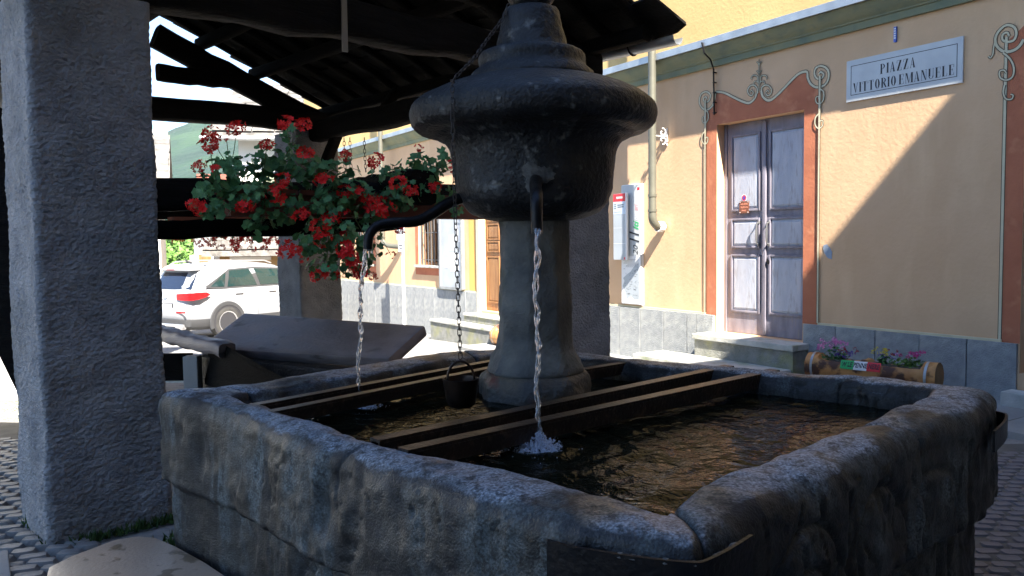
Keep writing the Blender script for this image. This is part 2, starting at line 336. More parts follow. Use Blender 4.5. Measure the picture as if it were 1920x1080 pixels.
# wooded mountain beyond the village
nx, ny = 150, 60
X, Y = np.meshgrid(np.linspace(-1500, 500, nx), np.linspace(650, 2100, ny), indexing='ij')
P = np.stack([X.ravel(), Y.ravel(), np.zeros(nx*ny)], 1)
rise = np.clip((Y-650)/900, 0, 1).ravel()
prof = 230+np.clip((X.ravel()+640)/500, -1.5, 1.2)*150
P[:, 2] = -14+rise**1.2*prof*(1+.12*fbm(P*[1, 1, 0], .004, 4, 9))+fbm(P*[1, 1, 0], .03, 3, 4)*5*rise
m_hill = mat('wooded_slope', (.006, .024, .016), (.014, .042, .022), .95, .012, 1., .05, bdist=6, c3=(.02, .052, .022), s3=.006, lo3=.5, hi3=.65)
hill = np_obj('hill', *grid_mesh(P, nx, ny), m_hill, origin=Vector((0, 650, -14))); tag(hill, 'wooded mountain slope rising beyond the village roofs', kind='structure')

# cobbles and setts: each piece its own object under the ground
def stone_piece(seed, w, d, h, m, ch=.3):
    rn = random.Random(seed); n = 8; vs = []
    for lvl, sc in ((0, 1.), (h*.55, 1.), (h, 1-ch)):
        for j in range(n):
            a = 2*PI*(j+.5)/n; ca, sa = math.cos(a), math.sin(a); e = .42
            vs.append((math.copysign(abs(ca)**e, ca)*w/2*sc*rn.uniform(.9, 1.05), math.copysign(abs(sa)**e, sa)*d/2*sc*rn.uniform(.9, 1.05), lvl-h))
    fs = [tuple(2*n+j for j in range(n))]
    for i in range(2):
        for j in range(n): fs.append((i*n+j, i*n+(j+1) % n, (i+1)*n+(j+1) % n, (i+1)*n+j))
    me = bpy.data.meshes.new('piece'); me.from_pydata(vs, [], fs); me.materials.append(m)
    me.polygons.foreach_set('use_smooth', [True]*len(me.polygons)); me.set_sharp_from_angle(angle=math.radians(50)); return me
def field(name, stuffname, m, corners, w, d, ang, h, lift, lim, inside, ch=.3):
    meshes = [stone_piece(k+hash_(name), w*.99, d*.97, h, m, ch) for k in range(6)]
    ca, sa = math.cos(ang), math.sin(ang); cx = sum(c[0] for c in corners)/len(corners); cy = sum(c[1] for c in corners)/len(corners)
    R = max(math.hypot(c[0]-cx, c[1]-cy) for c in corners); spots = []
    for i in range(int(-R/w)-1, int(R/w)+2):
        for j in range(int(-R/d)-1, int(R/d)+2):
            x = (i+(.5 if j % 2 else 0)+random.uniform(-.08, .08))*w; y = (j+random.uniform(-.05, .05))*d + .012*math.sin(i*.9)
            X_, Y_ = cx+x*ca-y*sa, cy+x*sa+y*ca
            if inside(X_, Y_): spots.append((X_, Y_))
    spots.sort(key=lambda p: p[0]**2+p[1]**2); rest = MB()
    for k, (x, y) in enumerate(spots):
        me = random.choice(meshes); z = ground_z(x, y)+lift+random.uniform(-.004, .004)
        M = Matrix.Translation((x, y, z)) @ Euler((random.uniform(-.04, .04), random.uniform(-.04, .04), ang+random.uniform(-.1, .1))).to_matrix().to_4x4() @ Matrix.Diagonal((random.uniform(.85, 1.04), random.uniform(.88, 1.02), 1, 1))
        if k < lim: inst(me, name, M, ground)
        else: rest.add([M @ v.co for v in me.vertices], [tuple(p.vertices) for p in me.polygons])
    if rest.v:
        o = rest.build(stuffname, m, ground, smooth=50, fixn=False); o['kind'] = 'stuff'
def hash_(s): return sum(ord(c) for c in s)
def left_zone(x, y): return 3.2 < y < 7.1 and -.74 < x/y < -.545 and not (-2.95 < x+0 and abs((Vector((x, y, 0))-PC).dot(A)) < .3 and abs((Vector((x, y, 0))-PC).dot(B)) < .3)
field('cobble', 'cobbles', m_cob, [(-5.2, 7), (-2, 3.2), (-5.2, 3.2), (-3.5, 7)], .155, .088, math.radians(12), .05, .028, 290, left_zone, .2)
def right_zone(x, y): return 2.3 < y < 6.0 and .585 < x/y < .78 and (Vector((x, y, 0))-P0).dot(FN) > 1.28
field('sett', 'setts', m_porph, [(1.3, 2.3), (4.6, 6.1), (1.4, 2.4), (4.5, 5)], .125, .085, math.radians(-6), .04, .012, 290, right_zone, .18)
j1 = MB().add([(-5.6, 7.3, .006), (-5.4, 2.6, .006), (-1.7, 2.6, .006), (-3.4, 7.3, -.05)], [(0, 1, 2, 3)]).build('cobble_bed', m_joint, ground); 
j1b = MB().add([(1.0, 1.9, .002), (3, 1.9, .002), (6.2, 6.0, .002), (3.0, 6.0, .002)], [(0, 1, 2, 3)]).build('sett_bed', m_joint, ground)
# pale pavement strip along the facade, one slab at a time
pv = empty('pavement', FW(-3, .6, 0), kind='structure')
u = -6.5; k = 0
while u < 8.3:
    L_ = random.uniform(.7, .95)
    if True:
        z = .006 if u < 2 else min(.006, ground_z(*FW(u, .6, 0).xy)+.03)
        fb('paving_slab', u+.004, u+L_-.004, .02, 1.22, z-.08, z+.012, m_pave, pv, bevel=.006)
    u += L_
# large flagstones and tan block in the foreground
fl = empty('flagstone_path', (-2.2, 3.2, 0), kind='structure')
for q in ([(-3.3, 3.62), (-2.62, 4.02), (-2.35, 3.62), (-2.9, 3.0)], [(-2.9, 2.98), (-2.33, 3.6), (-1.7, 3.1), (-2.1, 2.5)]):
    b_ = MB(); b_.add([(x, y, .0) for x, y in q]+[(x, y, .05) for x, y in q], [(0, 1, 2, 3), (7, 6, 5, 4), (0, 4, 5, 1), (1, 5, 6, 2), (2, 6, 7, 3), (3, 7, 4, 0)]); b_.build('flagstone', m_pave, fl, bevel=.015, smooth=30)
zt = .17
tb = [Z(90, 1062, zt), Z(135, 1040, zt), Z(215, 1010, zt), Z(258, 1003, zt), Z(292, 1006, zt), Z(330, 1022, zt), Z(385, 1052, zt), Z(430, 1082, zt), Z(520, 1180, zt), Z(300, 1300, zt), Z(60, 1180, zt)]
b_ = MB(); n = len(tb); cx = sum((p.x for p in tb))/n; cy = sum(p.y for p in tb)/n
b_.add([(p.x, p.y, 0) for p in tb]+[(p.x, p.y, zt) for p in tb], [tuple(range(n)), tuple(range(2*n-1, n-1, -1))]+[(i, i+n, (i+1) % n+n, (i+1) % n) for i in range(n)])
tag(b_.build('stone_block', m_tan, bevel=.022, smooth=40), 'polished tan stone block with wet brown stains between the left pillar and the basin', 'stone block')
# moss and small weeds at the pillar foot
b_ = MB(); rn = random.Random(4)
for k in range(420):
    t = rn.random()
    if t < .5: c = WH(-.31-rn.random()*.06, rn.uniform(-.25, .32), 0)
    elif t < .8: c = Vector((-1.86+rn.uniform(-.1, .12), 4.0+rn.uniform(-.25, .3), 0))
    else: c = WH(rn.uniform(-.3, .3), -.31-rn.random()*.06, 0)
    a = rn.random()*6.3; h = rn.uniform(.012, .05); ww = rn.uniform(.006, .014)
    b_.add([c+Vector((ww*math.cos(a), ww*math.sin(a), 0)), c-Vector((ww*math.cos(a), ww*math.sin(a), 0)), c+Vector((rn.uniform(-.03, .03), rn.uniform(-.03, .03), h+.02))], [(0, 1, 2)])
b_.build('weeds', m_moss, fixn=False)['kind'] = 'stuff'

# ------------------------------------------------------------ the ochre building
FAC = empty('piazza_building', FW(0, 0, 0), 'ochre and yellow plastered building with grey stone base and green grey cornice', 'building')
U0, U1 = -6.9, 20.5; ZT = 10.2
D1 = (2.25, 3.61, .35, 3.10); D0 = (-1.5, -.16, .30, 3.10); D2 = (8.62, 9.84, .23, 2.75); W1 = (11.55, 12.65, 1.09, 2.55); W2 = (15.3, 16.85, 1.06, 2.5)
def wall(name, u0, u1, z0, z1, holes, m, n=0., depth=.3):
    us = sorted({u0, u1, *[h[0] for h in holes], *[h[1] for h in holes]}); zs = sorted({z0, z1, *[h[2] for h in holes], *[h[3] for h in holes]}); b = MB()
    for i in range(len(us)-1):
        for j in range(len(zs)-1):
            cu, cz = (us[i]+us[i+1])/2, (zs[j]+zs[j+1])/2
            if any(h[0] < cu < h[1] and h[2] < cz < h[3] for h in holes): continue
            b.add([FW(us[i], n, zs[j]), FW(us[i+1], n, zs[j]), FW(us[i+1], n, zs[j+1]), FW(us[i], n, zs[j+1])], [(0, 3, 2, 1)])
    for h in holes:
        a, c, e, g = h
        for q in (((a, e), (a, g)), ((c, g), (c, e)), ((a, g), (c, g)), ((c, e), (a, e))):
            (ua, za), (ub, zb) = q
            b.add([FW(ua, n, za), FW(ub, n, zb), FW(ub, n-depth, zb), FW(ua, n-depth, za)], [(0, 1, 2, 3)])
    return b.build(name, m, FAC, origin=FW(0, 0, 0), fixn=False)
wall('wall', U0, U1, -.8, 3.9, [D0, D1, D2, W1, W2], m_orange)
UPW = [(0.9, 1.9, 6.2, 8.0), (4.3, 5.3, 6.2, 8.0), (8.6, 9.6, 6.2, 8.0), (12.3, 13.3, 6.2, 8.0), (-3.2, -2.2, 6.2, 8.0)]
wall('upper_wall', U0, U1, 3.9, ZT, UPW, m_yellow)
for (a, c, e, g) in UPW:
    wf = fb('window', a, c, -.2, -.16, e, g, m_glass, FAC); 
    fr_ = MB()
    for q in ((a, a+.07, e, g), (c-.07, c, e, g), (a, c, e, e+.07), (a, c, g-.07, g), ((a+c)/2-.04, (a+c)/2+.04, e+.07, g-.07)): fr_.box((q[0], -.155, q[2]), (q[1], -.10, q[3]), FW)
    fr_.build('frame', m_brown, wf)
# back and end walls so that it is a solid house
b_ = MB(); b_.box((U0, -9, -.8), (U1, -.32, ZT-.01), FW); b_.build('rear_wall', m_yellow, FAC)
b_ = MB(); b_.add([FW(U0-.4, .5, ZT), FW(U1+.4, .5, ZT), FW(U1+.4, -4.5, ZT+2.2), FW(U0-.4, -4.5, ZT+2.2), FW(U0-.4, -9.5, ZT), FW(U1+.4, -9.5, ZT)], [(0, 1, 2, 3), (3, 2, 5, 4), (0, 3, 4), (1, 5, 2), (0, 4, 5, 1)]); b_.build('roof', m_slate, FAC)
# cornice: moulded band with zinc flashing and a small gutter lip
def extr(name, prof, u0, u1, m, parent, smooth=25, segs=1):
    b = MB(); n = len(prof); vs = []
    for s_ in range(segs+1):
        uu = u0+(u1-u0)*s_/segs
        vs += [FW(uu, a, z) for a, z in prof]
    fs = [tuple(range(n)), tuple(segs*n+n-1-j for j in range(n))]
    for s_ in range(segs):
        for j in range(n): fs.append((s_*n+j, s_*n+(j+1) % n, (s_+1)*n+(j+1) % n, (s_+1)*n+j))
    b.add(vs, fs); return b.build(name, m, parent, smooth=smooth, origin=FW(0, 0, 3.9))
extr('cornice', [(-.02, 3.856), (.045, 3.856), (.05, 3.93), (.07, 3.935), (.075, 3.95), (.105, 3.97), (.15, 4.01), (.19, 4.06), (.205, 4.085), (.205, 4.11), (-.02, 4.11)], U0, U1, m_corn, FAC)
extr('cornice_flashing', [(-.01, 4.113), (.24, 4.085), (.25, 4.085), (.25, 4.175), (.24, 4.18), (.235, 4.12), (-.01, 4.22)], U0, U1, m_zinc, FAC)
extr('eave_cornice', [(-.02, ZT-.5), (.1, ZT-.45), (.3, ZT-.15), (.35, ZT), (-.02, ZT)], U0, U1, m_corn, FAC)
# base slabs
jl = [F(px, 580)[0] for px in (1291, 1246.7, 1203.7, 1164.6)]
edges = [D1[1]+.03, 3.95]+jl
while edges[-1] < D2[0]-.5: edges.append(edges[-1]+random.uniform(.44, .52))
edges[-1] = D2[0]-.12
def slab(u0, u1, z1=.578):
    zb = min(-.02, ground_z(*FW((u0+u1)/2, 0, 0).xy)-.05)
    fb('base_slab', u0+.004, u1-.004, .0, .032+random.uniform(0, .006), zb-.05, z1+random.uniform(-.002, .002), m_gran, FAC, bevel=.004)
for a, c in zip(edges, edges[1:]): slab(a, c)
e2 = [D2[1]+.12]
while e2[-1] < 19.5: e2.append(e2[-1]+random.uniform(.44, .52))
for a, c in zip(e2, e2[1:]): slab(a, c)
e3 = [D1[0]-.03, F(1569.5, 630)[0], F(1643.8, 640)[0], F(1726.8, 640)[0], F(1815.8, 640)[0], -.15]
for a, c in zip(e3, e3[1:]): slab(c, a)
e4 = [-1.52]
while e4[-1] > -6.3: e4.append(e4[-1]-.6)
for a, c in zip(e4, e4[1:]): slab(c, a)
extr('base_ledge', [(.0, .58), (.018, .58), (.018, .605), (.0, .605)], D1[1]+.2, D2[0]-.1, m_cream, FAC)
extr('base_ledge', [(.0, .58), (.018, .58), (.018, .605), (.0, .605)], -.0, D1[0]-.22, m_cream, FAC)
extr('base_ledge', [(.0, .58), (.018, .58), (.018, .605), (.0, .605)], D2[1]+.12, 19, m_cream, FAC)
# ---- painted door surrounds
def cv(X, Y): return F(1290+X/5.686, 100+Y/5.686)      # frieze traced in facade coordinates
def smoothpts(pts, k=6):
    out = []; n = len(pts)
    for i in range(n-1):
        p0 = pts[max(i-1, 0)]; p1 = pts[i]; p2 = pts[i+1]; p3 = pts[min(i+2, n-1)]
        for j in range(k):
            t = j/k; out.append(tuple(.5*((2*p1[q])+(-p0[q]+p2[q])*t+(2*p0[q]-5*p1[q]+4*p2[q]-p3[q])*t*t+(-p0[q]+3*p1[q]-3*p2[q]+p3[q])*t**3) for q in range(2)))
    out.append(pts[-1]); return out
def ribbon(mb, pts, w0, n, mi, w1=None, k=6, sm=True):
    pts = smoothpts(pts, k) if sm else pts
    L_, R_ = [], []; m = len(pts)
    for i, p in enumerate(pts):
        a = pts[max(i-1, 0)]; c = pts[min(i+1, m-1)]; dx, dz = c[0]-a[0], c[1]-a[1]; l = math.hypot(dx, dz) or 1
        ww = w0 if w1 is None else w0+(w1-w0)*i/(m-1); nx_, nz_ = -dz/l*ww/2, dx/l*ww/2
        L_.append(FW(p[0]+nx_, n, p[1]+nz_)); R_.append(FW(p[0]-nx_, n, p[1]-nz_))
    mb.add(L_+R_, [(i, i+1, m+i+1, m+i) for i in range(m-1)], mi)
def scroll(mb, pts, wid, base, lay, w1=None, sm=True):
    o = .0009*lay
    ribbon(mb, pts, wid+.014, base+o, 1, None if w1 is None else w1+.013, sm=sm); ribbon(mb, pts, wid, base+o+.0012, 0, w1, sm=sm)
ush0, ush1 = 2.045, 3.79
crest = [cv(*p) for p in ((1392, 345), (1340, 350), (1300, 315), (1278, 250), (1272, 205), (1230, 205), (1160, 240), (1080, 320), (1000, 395), (940, 450), (880, 488), (830, 480), (795, 440), (775, 395), (760, 425), (735, 420), (715, 480), (660, 528), (600, 520), (500, 475), (400, 425), (340, 412), (305, 415), (292, 450), (270, 540), (240, 585), (190, 603))]
base_s = [rect(ush0, D1[0], .58, D1[3]), rect(D1[1], ush1, .58, D1[3]), [(ush0, D1[3]), (ush0, crest[0][1])]+crest[1:-1]+[(ush1, crest[-1][1]), (ush1, D1[3])]]
from mathutils.geometry import tessellate_polygon
def painted(name, poly, n, m, parent):
    polys = poly if isinstance(poly[0], list) else [poly]; b = MB()
    for pl_ in polys:
        fs = tessellate_polygon([[Vector((u_, z_, 0)) for u_, z_ in pl_]]); b.add([FW(u_, n, z_) for u_, z_ in pl_], [tuple(f) for f in fs])
    o = b.build(name, m, parent, origin=FW(0, 0, 0), fixn=False)
    for p in o.data.polygons:
        if p.normal.dot(FN) < 0: p.flip()
    return o
sur = painted('door_surround', base_s, .003, m_terra, FAC)
b_ = MB()
scroll(b_, [cv(*p) for p in ((735, 420), (715, 480), (660, 528), (600, 520), (500, 475), (400, 425), (340, 412), (305, 415), (296, 440), (285, 500), (262, 560), (215, 600), (165, 592), (130, 545), (125, 490), (150, 430), (200, 410), (240, 440), (235, 490), (205, 520), (170, 505), (172, 475), (195, 465), (205, 485))], .028, .005, 0, .018)
scroll(b_, [cv(*p) for p in ((785, 400), (800, 460), (850, 500), (900, 490), (960, 440), (1040, 360), (1120, 275), (1190, 215), (1255, 195), (1276, 210), (1280, 260), (1310, 325), (1370, 362), (1440, 350), (1490, 300), (1505, 220), (1480, 160), (1420, 135), (1365, 160), (1352, 220), (1380, 270), (1430, 265), (1450, 225), (1420, 200), (1398, 220))], .03, .005, 1, .02)
for s_, cx_, x2 in ((1, 745, 640), (-1, 785, 895)):
    scroll(b_, [cv(cx_, 430), cv(cx_-s_*5, 370), cv(cx_-s_*40, 340), cv(x2+s_*25, 350), cv(x2, 395), cv(x2+s_*15, 440), cv(x2+s_*45, 450), cv(x2+s_*62, 420), cv(x2+s_*40, 395), cv(x2+s_*28, 415)], .018, .005, 2, .012)
    scroll(b_, [cv(764, 330), cv(764-s_*20, 300), cv(764-s_*50, 300), cv(764-s_*60, 330)], .012, .005, 3, .008)
    scroll(b_, [cv(764-s_*14, 320), cv(764-s_*18, 250), cv(764-s_*60, 235), cv(764-s_*85, 260), cv(764-s_*75, 275)], .012, .005, 4, .008)
    scroll(b_, [cv(764, 235), cv(764-s_*10, 200), cv(764-s_*30, 185)], .010, .005, 5, .006)
    scroll(b_, [cv(764, 135), cv(764-s_*8, 105), cv(764-s_*28, 90)], .009, .005, 6, .006)
scroll(b_, [cv(764, 400), cv(764, 300), cv(764, 200), cv(764, 65)], .010, .005, 7, .006)
for X_, Y0, Y1_, s_ in ((1412, 240, 790, 1), (190, 500, 960, 1)):
    u_, z0_ = cv(X_, Y0); z1_ = cv(X_, Y1_)[1]
    scroll(b_, [(u_, z0_), (u_, (z0_+z1_)/2), (u_, z1_)], .024, .005, 8)
    q = .12
    for zz, sg in ((z1_+.30, 1), (z1_+.02, -1)):
        scroll(b_, [(u_, zz+.14), (u_-.05*sg, zz+.10), (u_-.055*sg, zz+.02), (u_-.01*sg, zz-.03), (u_+.04*sg, zz-.01), (u_+.05*sg, zz+.045), (u_+.015*sg, zz+.055), (u_+.01*sg, zz+.02)], .016, .005, 9, .01)
    scroll(b_, [(u_, z1_), (u_, .6)], .020, .005, 10, sm=False)
fz = b_.build('painted_frieze', [m_cream, m_outline], sur, fixn=False)
# surround of the next door on the right with its scroll
def cr(X, Y): return F(1830+X/4.322, 30+Y/4.322)
sur2 = painted('door_surround', [rect(D0[1], .025, .58, D0[3]), rect(-1.69, D0[0], .58, D0[3]), [(.025, D0[3]), (.025, 3.40), (-.06, 3.46), (-.3, 3.66), (-.6, 3.5), (-.83, 3.42), (-1.1, 3.5), (-1.4, 3.66), (-1.62, 3.44), (-1.69, 3.4), (-1.69, D0[3])]], .003, m_terra, FAC)
b_ = MB()
u_ = .02
scroll(b_, [(u_, cr(250, 170)[1]), (u_, 2.5), (u_, .6)], .024, .005, 0, sm=False)
scroll(b_, [cr(*p) for p in ((389, 190), (350, 250), (290, 285), (220, 285), (170, 240), (160, 180), (190, 120), (250, 75), (310, 90), (330, 140), (310, 195), (260, 210), (220, 195), (220, 150), (255, 135), (270, 165))], .026, .005, 1, .018)
scroll(b_, [cr(*p) for p in ((160, 200), (145, 260), (140, 310), (120, 340), (105, 325))], .014, .005, 2, .010)
scroll(b_, [cr(*p) for p in ((225, 300), (280, 350), (310, 420), (300, 490), (250, 520), (200, 500), (195, 450), (230, 440), (250, 465))], .016, .005, 3, .012)
scroll(b_, [cr(*p) for p in ((235, 560), (225, 620), (245, 670), (290, 675), (305, 645), (285, 635))], .016, .005, 4, .010)
b_.build('painted_frieze', [m_cream, m_outline], sur2, fixn=False)
# thin painted border lines beside the surrounds and windows
# ---- double door
def door_leaf(u0, u1, z0, z1, n, m_p, m_fr, parent, panels, name='door'):
    lf = fb(name, u0, u1, n-.045, n, z0, z1, m_fr, parent, bevel=.004)
    for (a, c) in panels:
        pu0, pu1 = u0+.095, u1-.10
        mo = MB(); o_ = .0
        for (q0, q1, r0, r1) in ((pu0-.03, pu0, a-.03, c+.03), (pu1, pu1+.03, a-.03, c+.03), (pu0, pu1, a-.03, a), (pu0, pu1, c, c+.03)):
            mo.box((q0, n+.0005, r0), (q1, n+.022, r1), FW)
        mo.build('moulding', m_fr, lf, bevel=.006, smooth=30)
        pp = MB(); g = .035
        vs = [FW(pu0, n+.001, a), FW(pu1, n+.001, a), FW(pu1, n+.001, c), FW(pu0, n+.001, c), FW(pu0+g, n+.016, a+g), FW(pu1-g, n+.016, a+g), FW(pu1-g, n+.016, c-g), FW(pu0+g, n+.016, c-g)]
        pp.add(vs, [(4, 7, 6, 5), (0, 4, 5, 1), (1, 5, 6, 2), (2, 6, 7, 3), (3, 7, 4, 0)]); pp.build('panel', m_p, lf)
    return lf
nd = -.15; mid = (D1[0]+D1[1])/2+.01
pn = [(.66, 1.36), (1.50, 1.83), (1.98, 2.92)]
dr = door_leaf(D1[0]+.004, mid-.003, D1[2]+.005, D1[3]-.004, nd, m_door, m_doord, FAC, pn)
dl = door_leaf(mid+.003, D1[1]-.05, D1[2]+.005, D1[3]-.004, nd+.0, m_door, m_doord, FAC, pn)
MB().box((mid-.03, nd+.001, D1[2]+.02), (mid+.028, nd+.026, D1[3]-.03), FW).build('meeting_stile', m_doord, dl, bevel=.008, smooth=30)
fb('door_jamb', D1[1]-.048, D1[1]-.002, nd-.05, nd+.012, D1[2], D1[3], m_doord, FAC)
for lf, uu in ((dr, mid-.075), (dl, mid+.085)):
    h_ = MB(); h_.tube([FW(uu, nd+.0, 1.80), FW(uu, nd+.055, 1.79), FW(uu, nd+.06, 1.74), FW(uu, nd+.062, 1.66), FW(uu, nd+.06, 1.58), FW(uu, nd+.055, 1.53), FW(uu, nd+.0, 1.52)], [.012, .009, .011, .014, .011, .009, .012], 8)
    for zz in (1.80, 1.52): h_.lathe([(.001, -.02), (.02, -.02), (.024, 0), (.02, .02), (.001, .02)], FW(uu, nd+.012, zz), 10)
    h_.build('handle', m_bar, lf, smooth=40)
MB().lathe([(.02, -.03), (.026, 0), (.02, .03)], FW(mid-.07, nd+.012, 1.30), 10).build('lock', m_iron, dr, smooth=40)
# sticker and plaque
ud, zd = F(1395, 371, nd+.02); lb = MB(); cc = []
for rr, mi_, q in ((.045, 0, .018), (.037, 1, .019), (.024, 2, .020)):
    lb.add([FW(ud+rr*math.cos(t*PI/10), nd+q, zd+rr*math.sin(t*PI/10)) for t in range(20)], [tuple(range(20))], mi_)
lb.build('round_sticker', [m_bwhite, m_redp, m_vio], dl)
ud, zd = F(1395.5, 388.5, nd+.02)
lb = MB(); lb.box((ud-.078, nd+.017, zd-.078), (ud+.078, nd+.026, zd+.078), FW)
m_plt = mat('plaque_letters', (.55, .22, .14), rough=.5)
def ftext(mb, body, u_, z_, size, n_, mi=0, **k): text_mb(mb, body, size, lambda x, y, d: FW(u_-x, n_, z_+y), mi, **k)
rq = random.Random(3)
for i, hw in enumerate((.055, .055, .036)):
    x = -hw
    while x < hw:                      # worn lettering, no longer readable
        lb.box((ud-x-.007, nd+.026, zd+.030-.042*i), (ud-x, nd+.0275, zd+.030-.042*i+rq.uniform(.014, .026)), FW, 1); x += rq.uniform(.010, .014)
for du_, dz_ in ((-.066, -.066), (.066, -.066), (-.066, .066), (.066, .066)): lb.box((ud+du_-.005, nd+.026, zd+dz_-.005), (ud+du_+.005, nd+.0285, zd+dz_+.005), FW, 2)
lb.build('plaque', [m_plaque, m_plt, m_bwhite], dl, fixn=False)
# door of the next entrance (edge of the frame)
door_leaf(D0[0]+.004, (D0[0]+D0[1])/2-.003, D0[2]+.005, D0[3]-.004, nd, m_door, m_doord, FAC, pn)
door_leaf((D0[0]+D0[1])/2+.003, D0[1]-.004, D0[2]+.005, D0[3]-.004, nd, m_door, m_doord, FAC, pn)
fb('step', -1.55, -.11, .0345, .24, -.06, .15, m_step, FAC, bevel=.012)
# steps of the main door
fb('step', 2.13, 3.74, -.10, .33, .275, .348, m_step, FAC, bevel=.012)
fb('step', 2.15, 3.72, -.10, .30, -.1, .274, m_stepr, FAC, bevel=.006)
fb('step', 2.17, 4.32, .301, .86, -.02, .06, m_step, FAC, bevel=.012)
fb('step', 2.19, 4.30, .305, .83, -.25, -.021, m_stepr, FAC, bevel=.006)
# carved brown door further along, with its steps
md = 9.23
for a, c in ((D2[0]+.01, md-.003), (md+.003, D2[1]-.01)):
    door_leaf(a, c, D2[2]+.005, D2[3]-.005, -.12, m_brown, m_brown, FAC, [(.42, 1.28), (1.42, 1.58), (1.66, 1.92), (2.02, 2.16), (2.24, 2.62)], name='brown_door')
for q in ((D2[0]-.12, D2[0]), (D2[1], D2[1]+.12)): fb('door_jamb', q[0]+.002, q[1]-.002, .001, .035, -.3, D2[3]+.12, m_cream, FAC, bevel=.004)
for k, (w_, z_) in enumerate(((.30, .19), (.60, .02))):
    fb('step', D2[0]-.15-.2*k, D2[1]+.15+.9*k, .036+(.30*k if k else 0), .04+w_, z_-.05, z_, m_step, FAC, bevel=.01)
    fb('step', D2[0]-.14-.2*k, D2[1]+.14+.9*k, .038+(.30*k if k else 0), .02+w_, -.5, z_-.052, m_stepr, FAC)
# barred windows
for (a, c, e, g) in (W1, W2):
    wn_ = fb('window', a+.01, c-.01, -.22, -.19, e+.01, g-.01, m_glass, FAC)
    fr_ = MB()
    for q in ((a+.002, a+.06, e+.002, g-.002), (c-.06, c-.002, e+.002, g-.002), (a+.06, c-.06, e+.002, e+.06), (a+.06, c-.06, g-.06, g-.002), ((a+c)/2-.03, (a+c)/2+.03, e+.06, g-.06)): fr_.box((q[0], -.185, q[2]), (q[1], -.14, q[3]), FW)
    fr_.build('frame', m_brown, wn_)
    nb = 7 if c-a < 1.3 else 9
    for k in range(nb):
        uu = a+(c-a)*(k+.5)/nb; MB().tube([FW(uu, -.05, e), FW(uu, -.05, g)], .011, 6).build('bar', m_bar, wn_, smooth=40)
    for zz in (e+.12, (e+g)/2, g-.12): MB().box((a, -.066, zz-.009), (c, -.058, zz+.009), FW).build('crossbar', m_bar, wn_)
    fb('sill', a-.12, c+.12, -.05, .07, e-.055, e+.0, m_step, FAC, bevel=.008)
    sq = painted('window_surround', [rect(a-.16, a, e-.22, g+.2), rect(c, c+.16, e-.22, g+.2), rect(a, c, g, g+.2), rect(a, c, e-.22, e)], .003, m_terra, FAC)
# ochre painted band by the brown door
painted('painted_band', [(10.05, .6), (10.3, .6), (10.3, 3.7), (10.05, 3.7)], .003, mat('band_ochre', (.72, .42, .12), rough=.9), FAC)

us_, zs_ = F(1553, 473)       # bluish paint smudge on the plaster
sm_ = MB(); rq = random.Random(5); pts = [(us_+.055*math.cos(t)*rq.uniform(.7, 1.2)+.03*math.sin(t), zs_+.10*math.sin(t)*rq.uniform(.7, 1.1)) for t in [2*PI*k/14 for k in range(14)]]
painted('paint_patch', pts, .004, mat('paint_patch_grey', (.30, .36, .45), rough=.9), FAC)
